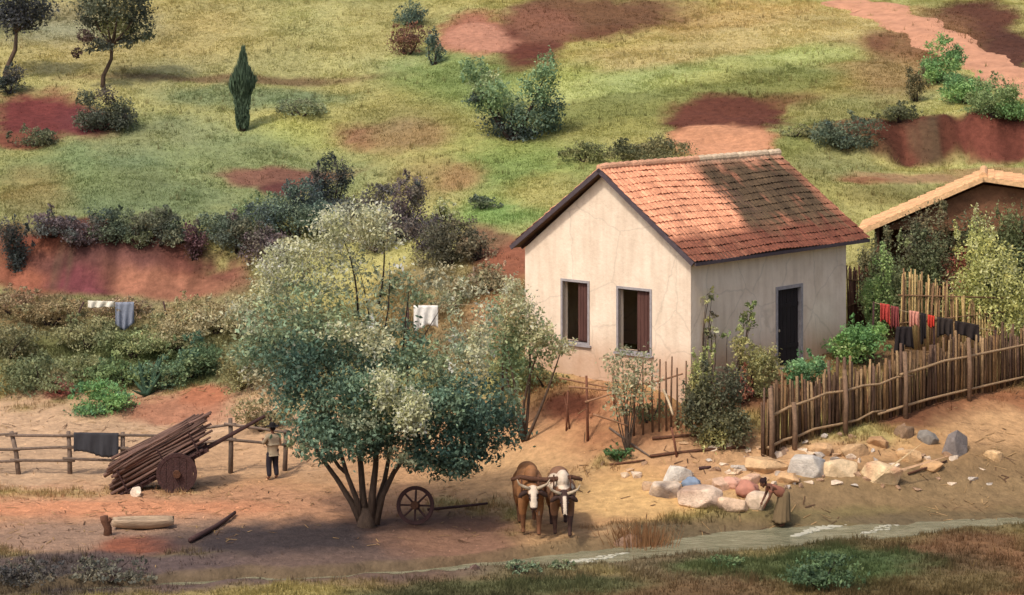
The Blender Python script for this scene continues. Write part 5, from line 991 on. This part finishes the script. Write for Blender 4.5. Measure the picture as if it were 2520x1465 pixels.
def log(name, u0, v0, u1, v1, r, label, material=None, lift=.02, h=0):
    a = P(u0, v0); b = P(u1, v1) if h == 0 else A(u1, v1, P(u0, v0).y + h); a.z += r + lift; b.z += r + lift; mb = MB()
    mb.tube(limb(a, b, .02, 7), [r, r * 1.05, r, r * .95, r * .9, r * .85, r * .7], 9, wob=.08); o = obj(name, mb, material or M_WOODB, None, True, a); o.location = a; tag(o, label, 'log', 'logs and sticks lying about')
log('stick', 1500, 1148, 1588, 1138, .03, 'thin brown stick on the ground left of the washing stones')
log('log', 468, 1338, 578, 1270, .075, 'dark split log lying slantwise in the left foreground', M_WOODD)
log('stick', 1720, 1160, 1750, 1157, .05, 'short black stick among the washing stones', M_WOODD)
log('log', 1605, 1085, 1820, 1072, .05, 'upper brown log edging the bare slope below the fence'); log('log', 1600, 1130, 1835, 1108, .05, 'lower brown log edging the bare slope below the fence'); log('stick', 2235, 1172, 2330, 1140, .035, 'thin stick lying beside the oval cream boulder')
log('stick', 1500, 1060, 1600, 1130, .035, 'pale pole lying down the slope in front of the gable', M_WOODG)
def trough():
    p = P(352, 1304); root = thing('wooden_trough', 'pale hollowed log trough lying in the left foreground', 'trough', p, .1); k = p.y / F; L = 150 * k; mb = MB(); n = 14; rows = []
    for x in np.linspace(-1, 1, 13):
        e = 1 - .35 * abs(x) ** 3
        for j in range(n + 1):
            a = PI + PI * j / n; rows.append((x * L / 2, math.cos(a) * .30 * e, .34 + math.sin(a) * .32 * e))
        for j in range(n + 1):
            a = 2 * PI - PI * j / n; rows.append((x * L / 2 * .93, math.cos(a) * .24 * e, .345 + math.sin(a) * .24 * e))
    w = 2 * (n + 1); f = []
    for i in range(12):
        for j in range(w): f.append((i * w + j, i * w + (j + 1) % w, (i + 1) * w + (j + 1) % w, (i + 1) * w + j))
    f += [tuple(range(w - 1, -1, -1)), tuple(range(12 * w, 13 * w))]
    mb.add(rows, f); obj('hull', mb, mat('pale_wood', (164, 142, 118), nscale=8, namt=.4, bump=.6, stretch=(.25, 1, 1)), root, True)
trough()
def stump():
    p = P(264, 1318); mb = MB(); mb.tube([(0, 0, -.2), (.02, 0, .2), (-.08, 0, .42), (-.1, 0, .55)], [.15, .12, .13, .11], 10, wob=.12); mb.tube([(-.02, 0, .3), (.1, 0, .48)], [.07, .06], 7)
    o = obj('tree_stump', mb, M_WOODB, None, True); o.location = p; tag(o, 'short broken red-brown stump at the end of the trough', 'stump')
stump()

# ------------------------------------------------------------------ ox cart
def wheel_parts(root, c, R, rzs=0, nsp=10, w=.1, solid=False):
    mb = MB(); n = 40; V = []; f = []
    for i in range(n):
        a = 2 * PI * i / n
        for r, y in ((R, -w / 2), (R, w / 2), (R - .11, w / 2), (R - .11, -w / 2)): V.append((c[0] + r * math.cos(a), c[1] + y, c[2] + r * math.sin(a)))
    for i in range(n):
        for j in range(4): f.append((i * 4 + j, i * 4 + (j + 1) % 4, ((i + 1) % n) * 4 + (j + 1) % 4, ((i + 1) % n) * 4 + j))
    mb.add(V, f)
    if solid:
        for k in range(5):
            x0 = -R + .115 + k * (2 * R - .23) / 5; x1 = x0 + (2 * R - .23) / 5 - .012; z = lambda x: math.sqrt(max(0, (R - .10) ** 2 - x * x))
            mb.prism([(c[0] + x0, c[2] - z(x0)), (c[0] + (x0 + x1) / 2, c[2] - z((x0 + x1) / 2)), (c[0] + x1, c[2] - z(x1)), (c[0] + x1, c[2] + z(x1)), (c[0] + (x0 + x1) / 2, c[2] + z((x0 + x1) / 2)), (c[0] + x0, c[2] + z(x0))], 1, c[1] - w * .36, c[1] + w * .36)
    wh = obj('wheel', mb, M_WOODD, root)
    mb = MB(); mb.tube([(c[0], c[1] - .16, c[2]), (c[0], c[1] + .16, c[2])], [.12, .12], 14); obj('hub', mb, M_WOODB, wh)
    if not solid:
        for k in range(nsp):
            a = 2 * PI * k / nsp; d = Vector((math.cos(a), 0, math.sin(a))); mb = MB(); mb.tube([Vector(c) + d * .1, Vector(c) + d * (R - .09)], [.034, .028], 6); obj('spoke', mb, M_WOODD, wh)
    return wh
def ox_cart():
    g = P(425, 1214); R = .64; rz = math.radians(10); T = math.radians(27); base = Vector((g.x, g.y + .7, zt1(g.x, g.y + .7)))
    root = thing('ox_cart', 'two-wheeled wooden ox cart tipped back under a load of poles', 'cart', base, rz)
    wheel_parts(root, (0, -.74, R), R, solid=True); wheel_parts(root, (0, .74, R), R, solid=True)
    ct, sn = math.cos(T), math.sin(T); rot = lambda x, y, z: (x * ct - z * sn, y, R + x * sn + z * ct)
    def rbox(a, b):
        m = MB(); m.box(a, b); m.v = [rot(*v) for v in m.v]; return m
    mb = MB(); mb.tube([(0, -.78, R), (0, .78, R)], .05, 8); obj('axle', mb, M_WOODD, root)
    for y in (-.5, .42): obj('side_beam', rbox((-2.0, y, .08), (1.2, y + .08, .2)), M_WOODD, root)
    mb = MB()
    for k in range(11): q = rbox((-1.98 + k * .28, -.58, .202), (-1.74 + k * .28, .58, .235)); mb.add(q.v, q.f)
    obj('bed', mb, M_WOODD, root)
    for y in (-.56, .53):
        for x in (-1.6, -.2, .9): mb = MB(); mb.tube([rot(x, y, .1), rot(x, y * 1.05, .95)], [.03, .025], 6); obj('stake', mb, M_WOODD, root)
    mb = MB(); mb.tube([rot(-1.2, 0, .12), rot(1.2, 0, .12), rot(3.25, 0, .14)], [.07, .075, .055], 9, wob=.04); obj('draw_pole', mb, M_WOODD, root)
    # the load: every pole its own
    rs = random.Random(5); protos = []
    for k in range(5):
        m = MB(); L = 2.55 + .17 * k; r = .03 + .006 * k; m.tube([(-L / 2, 0, 0), (-L / 6, rs.uniform(-.03, .03), rs.uniform(-.03, .03)), (L / 6, rs.uniform(-.03, .03), rs.uniform(-.03, .03)), (L / 2, 0, 0)], [r * 1.1, r, r * .95, r * .75], 7, wob=.08); protos.append((m, k))
    Rz = Matrix.Rotation(rz, 4, 'Z'); first = {}
    i = 0
    for row in range(10):
        for q in range(9):
            y = -.46 + q * .115 + rs.uniform(-.02, .02); z = .28 + row * .097 + rs.uniform(-.015, .015); k = rs.randrange(5); x = -.58 + rs.uniform(-.3, .42) + row * .05
            pos = base + Rz @ Vector(rot(x, y, z))
            if k not in first: o = obj('pole', protos[k][0], mat('pole_wood', (104, 80, 70), nscale=7, namt=.4, bump=.6, stretch=(.2, 1, 1), rand=.35), None, True); first[k] = o
            else: o = first[k].copy(); COL.objects.link(o)
            o.location = pos; o.rotation_euler = (0, -T + rs.uniform(-.05, .05), rz + rs.uniform(-.045, .045)); tag(o, 'thin rough pole in the load heaped on the ox cart', 'pole', 'poles loaded on the ox cart')
ox_cart()
def old_wheel():
    p = P(1020, 1292); k = p.y / F; R = .56; root = thing('broken_wheel', 'old spoked cart wheel leaning behind the flowering tree trunk', 'wheel', p, -.15); lean = Matrix.Rotation(.28, 4, 'X')
    wh = wheel_parts(root, (0, 0, R), R, nsp=8, w=.08); wh.rotation_euler = (-.25, 0, 0)
    a = P(1052, 1272); b = P(1200, 1262); a.z += .2; b.z += .28; mb = pole_mb(a, b, .045, (72, 56, 52)); o = obj('axle_pole', mb, M_WOODD, None, True, a); o.location = a; tag(o, 'dark pole lying from the old wheel towards the oxen', 'pole')
old_wheel()

# ------------------------------------------------------------------ oxen
def ox(u, vb, label, coat, headcol, rz, s=1.0, hornf=1.0, headdrop=0, du=0):
    p = P(u, vb); root = thing('draft_ox', label, 'ox', p + Vector((0, .45, 0)), rz, 'yoked pair of oxen'); hd = headdrop
    Nn = {'rump': ((0, 1.15, 1.30), (.30, .30)), 'loin': ((0, .65, 1.26), (.35, .35)), 'belly': ((0, .12, 1.16), (.40, .41)), 'chest': ((0, -.36, 1.14), (.36, .40)), 'nb': ((0, -.66, 1.22), (.24, .30)), 'neck': ((0, -.92, 1.24 - hd * .4), (.19, .22)), 'poll': ((0, -1.12, 1.24 - hd), (.14, .15)), 'face': ((0, -1.27, 1.02 - hd), (.115, .12)), 'muz': ((0, -1.37, .82 - hd), (.092, .095)),
          'tailb': ((0, 1.42, 1.32), (.09, .09))}
    E = [('rump', 'loin'), ('loin', 'belly'), ('belly', 'chest'), ('chest', 'nb'), ('nb', 'neck'), ('neck', 'poll'), ('poll', 'face'), ('face', 'muz'), ('rump', 'tailb')]
    for sx, q in ((-1, 'l'), (1, 'r')):
        st = .10 * sx
        Nn |= {q + 'sh': ((.2 * sx, -.42, .98), (.17, .18)), q + 'el': ((.22 * sx, -.40, .72), (.11, .13)), q + 'kn': ((.2 * sx, -.44 - st, .46), (.075, .08)), q + 'fe': ((.19 * sx, -.43 - st * 1.5, .13), (.055, .055)), q + 'ho': ((.19 * sx, -.48 - st * 1.5, .04), (.075, .08)),
               q + 'hip': ((.2 * sx, 1.0, 1.06), (.2, .24)), q + 'st': ((.25 * sx, .82, .76), (.13, .16)), q + 'hk': ((.21 * sx, 1.12 + st, .50), (.075, .085)), q + 'hf': ((.2 * sx, 1.05 + st, .13), (.055, .055)), q + 'hh': ((.2 * sx, 1.0 + st, .04), (.075, .08))}
        E += [('chest', q + 'sh'), (q + 'sh', q + 'el'), (q + 'el', q + 'kn'), (q + 'kn', q + 'fe'), (q + 'fe', q + 'ho'), ('rump', q + 'hip'), (q + 'hip', q + 'st'), (q + 'st', q + 'hk'), (q + 'hk', q + 'hf'), (q + 'hf', q + 'hh')]
    body = skin(Nn, E, 'belly'); ex = MB()
    ex.ball((0, -.5, 1.58), (.2, .32, .26)); ex.ball((0, .9, 1.42), (.28, .4, .24)); ex.ball((0, .1, 1.14), (.43, .62, .42))
    for i in range(5): ex.ball((0, -.62 - i * .1, .92 - hd * .1 + i * .04), (.045, .1, .16))
    for sx in (-1, 1):
        ex.tube([(.1 * sx, -1.1, 1.26 - hd), (.2 * sx, -1.08, 1.24 - hd), (.32 * sx, -1.05, 1.15 - hd), (.38 * sx, -1.05, 1.09 - hd)], [.035, .075, .065, .02], 8)
        ex.ball((.075 * sx, -1.24, 1.14 - hd), (.05, .05, .04)); ex.ball((.05 * sx, -1.44, .82 - hd), (.03, .03, .03))
    ex.tube([(0, 1.46, 1.34), (.02, 1.56, 1.1), (.03, 1.56, .7), (.03, 1.54, .45)], [.05, .035, .028, .055], 8)
    v = np.array(body[0]) ; sc = np.array([1, 1, 1]) * s
    def cf(q):
        q = q / s; x, y, z = q.T; z2 = z + hd; n = vnoise(x * 4 + 9, y * 3 + z * 3, 77); out = np.empty((len(q), 3))
        coat(out, x, y, z, n); headcol(out, x, y, z2, n)
        hoof = z < .075; out[hoof] = lin((52, 44, 40)); return out
    pcs = [(v * s, body[1]), ([tuple(c * s for c in q) for q in ex.v], ex.f)]
    fuse('body', pcs, .026, cf, M_COAT, root, 3)
    for sx in (-1, 1):
        mb = MB(); mb.tube([Vector(q) * s for q in ((.09 * sx, -1.12, 1.33 - hd), (.22 * sx, -1.13, 1.38 - hd), (.36 * sx * hornf, -1.18, 1.46 - hd), (.42 * sx * hornf, -1.24, 1.60 - hd))], [.048 * s, .042 * s, .03 * s, .008 * s], 9); obj('horn', mb, M_HORN, root, True)
        mb = MB(); mb.ball(Vector((.108 * sx, -1.265, 1.12 - hd)) * s, .026 * s); obj('eye', mb, M_EYE, root, True)
    return root
br, brd, wh, dkb, mz = lin((142, 98, 62)), lin((112, 76, 52)), lin((200, 182, 160)), lin((60, 42, 36)), lin((70, 48, 42))
def coat1(o, x, y, z, n): o[:] = br; m = n > .6; o[m] = (br + brd) / 2; m = (z < .55); o[m] = brd; m = (z < .9) & (z > .55) & (abs(x) < .2) & (n > .5); o[m] = wh * .7
def head1(o, x, y, z, n):
    h = y < -1.0; o[h & (abs(x) < .12)] = wh; e = h & (abs(x) > .075) & (z < 1.22) & (z > 1.04); o[e] = dkb; o[h & (abs(x) > .15)] = dkb; o[(y < -1.22) & (z < .92)] = mz
def coat2(o, x, y, z, n): o[:] = lin((126, 92, 70)); o[(z > 1.30) & (n > .4)] = wh; m = (y < -.5) & (z < 1.4); o[m] = lin((116, 82, 60)); o[z < .6] = dkb * 1.4
def head2(o, x, y, z, n): h = y < -.98; o[h] = dkb; o[h & (abs(x) < .045) & (z < 1.3)] = wh; o[(y < -1.22) & (z < .84)] = dkb * .7
ox(1304, 1318, 'brown ox with a white face and dark eye patches, left of the pair', coat1, head1, math.radians(4), 1.12, 1.0, -.02)
ox(1382, 1322, 'dark-faced ox with a white back and white blaze, right of the pair', coat2, head2, math.radians(3), 1.06, 1.0, .02)
def yoke():
    a = P(1304, 1318); root = thing('ox_yoke', 'wooden neck yoke joining the two oxen', 'yoke', Vector((a.x, a.y, a.z)))
    z = 1.74; y = -.52; mb = MB(); mb.tube([(-.55, y, z - .02), (-.25, y, z + .05), (.0, y, z), (.47, y + .02, z - .03), (.92, y + .05, z), (1.2, y + .06, z + .04), (1.5, y + .08, z - .04)], [.05, .07, .075, .07, .075, .07, .05], 9, wob=.04); obj('beam', mb, M_WOODB, root, True)
    for x in (-.24, .24, .68, 1.16): mb = MB(); mb.tube([(x, y - .02, z + .12), (x, y - .03, z - .2), (x * 1.0, y - .05, z - .55)], [.025, .024, .02], 7); obj('bow_pin', mb, M_WOODB, root, True)
yoke()

# ------------------------------------------------------------------ people
def hand(mb, w, d, up, side, s=1.0, curl=.5):
    """palm, four unequal bent fingers and a thumb leaving the side of the palm"""
    d = Vector(d).normalized(); up = (Vector(up) - d * Vector(up).dot(d)).normalized(); l = d.cross(up) * side; w = Vector(w)
    mb.tube([w, w + d * .035 * s, w + d * .085 * s], [.026 * s, .036 * s, .034 * s], 10)
    for k, L in enumerate((.072, .082, .077, .06)):
        b = w + d * .08 * s + l * (-.028 + .0185 * k) * s; m = b + d * L * .5 * s - up * curl * L * .18 * s; t = m + d * L * .4 * s - up * curl * L * .42 * s
        mb.tube([b, m, t], [.0098 * s, .0092 * s, .0075 * s], 7)
    b = w + d * .03 * s - l * .03 * s; m = b + d * .03 * s - l * .028 * s - up * .012 * s; mb.tube([b, m, m + d * .032 * s - up * .01 * s], [.0125 * s, .0115 * s, .009 * s], 7)
def head(mb, c, R, s=1.0):
    """head with brow, nose, mouth, chin and ears; R turns it (face towards -Y of R)"""
    m = MB()
    def fn(d):
        k = 1.0
        if d.y < 0: k += .05 * max(0, -d.z) * -d.y; k -= .08 * max(0, abs(d.x) - .4)
        k -= .06 * max(0, -d.z - .55) * (1 if d.y > 0 else 0); return k
    m.ball((0, 0, 0), (.076, .096, .118), None, 22, 16, fn)
    m.tube([(0, -.088, .022), (0, -.108, -.008), (0, -.114, -.024), (0, -.092, -.034)], [.010, .013, .017, .008], 8)
    for sx in (-1, 1): m.ball((.034 * sx, -.082, .03), (.024, .014, .010)); m.ball((.078 * sx, .008, -.008), (.012, .022, .032)); m.ball((.032 * sx, -.07, -.03), (.024, .02, .02))
    m.ball((0, -.09, -.058), (.026, .012, .008)); m.ball((0, -.09, -.068), (.022, .012, .008)); m.ball((0, -.076, -.098), (.03, .026, .022))
    mb.add([Vector(c) + R @ (Vector(v) * s) for v in m.v], m.f)
def skcol(face=None, Rm=None, c=None, base=(112, 74, 56)):
    b = lin(base)
    def f(v):
        o = np.tile(b, (len(v), 1))
        if c is not None:
            q = (v - np.array(c)) @ np.array(Rm); m = (np.abs(np.abs(q[:, 0]) - .034) < .013) & (np.abs(q[:, 2] - .012) < .007) & (q[:, 1] < -.06); o[m] = lin((30, 22, 20))
            m = (np.abs(q[:, 0]) < .024) & (np.abs(q[:, 2] + .063) < .008) & (q[:, 1] < -.075); o[m] = lin((120, 62, 54))
        return o
    return f
def garment(name, Nn, E, root, parent, col, k=1.16, add=.012):
    v, f = skin({a: (p, (r if not hasattr(r, '__len__') else r[0]) * k + add) for a, (p, r) in Nn.items()}, E, root)
    mb = MB(); mb.add(v, f, lin(col)); return obj(name, mb, M_CLOTH, parent, True)
def man():
    p = P(671, 1180); root = thing('person', 'man in a black hat, tan shirt and dark trousers standing by the cart pole', 'person', p, math.radians(-150))
    # local -Y is forward
    N1 = {'pel': ((0, 0, .93), .135), 'sp': ((0, -.01, 1.12), .13), 'ch': ((0, -.01, 1.30), .145), 'ne': ((0, -.01, 1.47), .056), 'nt': ((0, -.03, 1.55), .055),
          'ls': ((-.18, 0, 1.40), .066), 'le': ((-.27, -.02, 1.13), .046), 'lw': ((-.22, -.24, 1.08), .032), 'rs': ((.18, 0, 1.40), .066), 're': ((.28, -.08, 1.16), .046), 'rw': ((.20, -.30, 1.24), .032),
          'lh': ((-.09, 0, .88), .095), 'lk': ((-.12, -.05, .50), .066), 'la': ((-.13, .04, .09), .042), 'lt': ((-.15, -.12, .035), .038), 'rh': ((.09, 0, .88), .095), 'rk': ((.13, -.02, .50), .066), 'ra': ((.16, .10, .09), .042), 'rt': ((.18, -.06, .035), .038)}
    E = [('pel', 'sp'), ('sp', 'ch'), ('ch', 'ne'), ('ne', 'nt'), ('ch', 'ls'), ('ls', 'le'), ('le', 'lw'), ('ch', 'rs'), ('rs', 're'), ('re', 'rw'), ('pel', 'lh'), ('lh', 'lk'), ('lk', 'la'), ('la', 'lt'), ('pel', 'rh'), ('rh', 'rk'), ('rk', 'ra'), ('ra', 'rt')]
    b = skin(N1, E, 'pel'); ex = MB(); R = Matrix.Rotation(.1, 3, 'X'); hc = (0, -.035, 1.645); head(ex, hc, R)
    hand(ex, (-.22, -.24, 1.08), (.15, -1, -.1), (0, 0, 1), 1); hand(ex, (.20, -.30, 1.24), (-.3, -1, .3), (0, 0, 1), -1)
    fuse('body', [b, arr(ex)], .0065, skcol(None, R, hc), M_SKIN, root, 1)
    sub = lambda ks: {k: N1[k] for k in ks}
    sh = sub(['pel', 'sp', 'ch', 'ls', 'le', 'rs', 're']); sh['lw2'] = ((-.235, -.17, 1.095), .034); sh['rw2'] = ((.225, -.23, 1.215), .034); sh['pel'] = ((0, 0, .95), .13); sh['hem'] = ((0, 0, .84), .125)
    garment('shirt', sh, [('hem', 'pel'), ('pel', 'sp'), ('sp', 'ch'), ('ch', 'ls'), ('ls', 'le'), ('le', 'lw2'), ('ch', 'rs'), ('rs', 're'), ('re', 'rw2')], 'pel', root, (158, 142, 118), 1.26)
    garment('trousers', {**sub(['lh', 'lk', 'la', 'rh', 'rk', 'ra']), 'wa': ((0, -.005, 1.06), .125), 'pel': ((0, 0, .95), .128), 'la': ((-.13, .04, .10), .05), 'ra': ((.16, .10, .10), .05)}, [('wa', 'pel'), ('pel', 'lh'), ('lh', 'lk'), ('lk', 'la'), ('pel', 'rh'), ('rh', 'rk'), ('rk', 'ra')], 'wa', root, (44, 40, 48), 1.3)
    mb = MB(); n = 28; prof = [(.001, 1.83), (.07, 1.828), (.088, 1.81), (.094, 1.74), (.10, 1.715), (.19, 1.70), (.205, 1.705), (.205, 1.695), (.10, 1.70), (.088, 1.705), (.001, 1.705)]
    V = []; f = []
    for r, z in prof:
        for i in range(n): a = 2 * PI * i / n; V.append((r * math.cos(a), -.02 + r * 1.08 * math.sin(a), z + .025 * (abs(math.cos(a)) if r > .15 else 0)))
    for j in range(len(prof) - 1):
        for i in range(n): f.append((j * n + i, j * n + (i + 1) % n, (j + 1) * n + (i + 1) % n, (j + 1) * n + i))
    mb.add(V, f, lin((30, 26, 28))); obj('hat', mb, M_CLOTH, root, True)
    mb = MB(); mb.ball((0, .01, 1.66), (.082, .098, .10), lin((26, 20, 18))); hv = [(x, y + .012, z) for x, y, z in mb.v]; mb.v = hv; obj('hair', mb, M_CLOTH, root, True)
man()
def woman():
    p = P(1918, 1296); root = thing('person', 'woman bent over the stones washing laundry in a long olive skirt', 'person', p, math.radians(-80))
    # local -Y is forward (photo left)
    N1 = {'pel': ((0, .14, .90), .145), 'sp': ((0, -.02, 1.06), .12), 'ch': ((0, -.20, 1.17), .135), 'ne': ((0, -.36, 1.24), .055), 'nt': ((0, -.43, 1.27), .052),
          'ls': ((-.16, -.27, 1.19), .058), 'le': ((-.22, -.36, .93), .042), 'lw': ((-.12, -.50, .72), .030), 'rs': ((.16, -.27, 1.19), .058), 're': ((.22, -.36, .93), .042), 'rw': ((.12, -.46, .70), .030),
          'lh': ((-.09, .12, .84), .10), 'lk': ((-.11, -.02, .48), .066), 'la': ((-.10, .06, .09), .042), 'lt': ((-.11, -.09, .035), .036), 'rh': ((.09, .12, .84), .10), 'rk': ((.11, .02, .48), .066), 'ra': ((.12, .12, .09), .042), 'rt': ((.13, -.03, .035), .036)}
    E = [('pel', 'sp'), ('sp', 'ch'), ('ch', 'ne'), ('ne', 'nt'), ('ch', 'ls'), ('ls', 'le'), ('le', 'lw'), ('ch', 'rs'), ('rs', 're'), ('re', 'rw'), ('pel', 'lh'), ('lh', 'lk'), ('lk', 'la'), ('la', 'lt'), ('pel', 'rh'), ('rh', 'rk'), ('rk', 'ra'), ('ra', 'rt')]
    b = skin(N1, E, 'pel'); ex = MB(); R = Matrix.Rotation(.75, 3, 'X'); hc = (0, -.50, 1.31); head(ex, hc, R)
    hand(ex, (-.12, -.50, .72), (.15, -.5, -1), (0, -1, .3), 1); hand(ex, (.12, -.46, .70), (-.15, -.5, -1), (0, -1, .3), -1)
    fuse('body', [b, arr(ex)], .0065, skcol(None, R, hc, (96, 62, 46)), M_SKIN, root, 1)
    sub = lambda ks: {k: N1[k] for k in ks}; bl = sub(['pel', 'sp', 'ch', 'ls', 'rs']); bl['le2'] = ((-.20, -.33, 1.02), .05); bl['re2'] = ((.20, -.33, 1.02), .05); bl['pel'] = ((0, .12, .93), .15)
    garment('blouse', bl, [('pel', 'sp'), ('sp', 'ch'), ('ch', 'ls'), ('ls', 'le2'), ('ch', 'rs'), ('rs', 're2')], 'pel', root, (150, 98, 78), 1.3)
    mb = MB(); n = 48; V = []; f = []; prof = [(.02, .13, 1.06), (.12, .14, 1.06), (.165, .145, 1.02), (.185, .14, .9), (.205, .12, .72), (.235, .09, .45), (.265, .07, .2), (.275, .07, .14), (.255, .07, .14), (.17, .12, .85)]
    for j, (r, cy, z) in enumerate(prof):
        for i in range(n): a = 2 * PI * i / n; rr = r * (1 + .07 * math.sin(a * 11) * min(1, max(0, (1 - z)) * 1.3)); V.append((rr * math.cos(a), cy + rr * math.sin(a), z + .02 * math.sin(a * 3)))
    for j in range(len(prof) - 1):
        for i in range(n): f.append((j * n + i, j * n + (i + 1) % n, (j + 1) * n + (i + 1) % n, (j + 1) * n + i))
    mb.add(V, f, lin((116, 98, 72))); obj('skirt', mb, M_CLOTH, root, True)
    mb = MB(); mb.ball((0, 0, 0), (.086, .104, .122), lin((48, 30, 28)), 18, 12); mb.ball((0, .10, .02), (.05, .05, .05), lin((48, 30, 28))); mb.v = [tuple(Vector(hc) + R @ (Vector(v) + Vector((0, .03, .028)))) for v in mb.v]; obj('hair', mb, M_CLOTH, root, True)
woman()
def reeds():
    p = P(1572, 1352); root = thing('reed_tuft', 'tuft of dry brown reeds at the stream edge below the path', 'reeds', p); rs = np.random.default_rng(4); n = 420
    x = rs.normal(0, .38, n); y = rs.normal(0, .22, n); b = np.stack([x, y, np.zeros(n)], 1); h = rs.uniform(.35, .95, n); t = b + np.stack([rs.normal(0, .12, n) + x * .3, rs.normal(0, .1, n), h], 1); w = np.stack([np.full(n, .013), np.zeros(n), np.zeros(n)], 1)
    z = np.array([zt1(p.x + q[0], p.y + q[1]) - p.z - .05 for q in b]); b[:, 2] += z
    quads('blade', np.stack([b - w, b + w, t], 1), lin((140, 104, 72)) * rs.uniform(.6, 1.3, (n, 1)), M_GRASS, root)
reeds()

# ------------------------------------------------------------------ camera, sun, sky
cam = bpy.data.cameras.new('camera'); co = bpy.data.objects.new('camera', cam); COL.objects.link(co); scene.camera = co
co.location = (0, 0, H); co.rotation_euler = (PI / 2, 0, 0); cam.sensor_width = 36; cam.lens = 36 * F / 2520; cam.shift_y = -732.5 / 2520; cam.clip_end = 2000; cam.clip_start = .5
SD = Vector((-.36, -.50, .79)).normalized()
sl = bpy.data.lights.new('sun', 'SUN'); so = bpy.data.objects.new('sun', sl); COL.objects.link(so); sl.energy = 2.0; sl.angle = math.radians(4); sl.color = (1, .92, .81)
so.rotation_euler = SD.to_track_quat('Z', 'Y').to_euler(); so.location = (0, 0, 60)
w = bpy.data.worlds.new('World'); scene.world = w; w.use_nodes = True; nt = w.node_tree; bg = nt.nodes['Background']; sk = nt.nodes.new('ShaderNodeTexSky'); sk.sky_type = 'NISHITA'; sk.sun_disc = False
sk.sun_elevation = math.asin(SD.z); sk.sun_rotation = math.atan2(SD.x, SD.y); sk.dust_density = 4.5; sk.air_density = .85; nt.links.new(sk.outputs[0], bg.inputs[0]); bg.inputs[1].default_value = .15
vs = scene.view_settings; vs.view_transform = 'Standard'; vs.look = 'None'; vs.gamma = 1; vs.exposure = .32; vs.use_curve_mapping = False
scene.cycles.max_bounces = 6; scene.cycles.transparent_max_bounces = 4
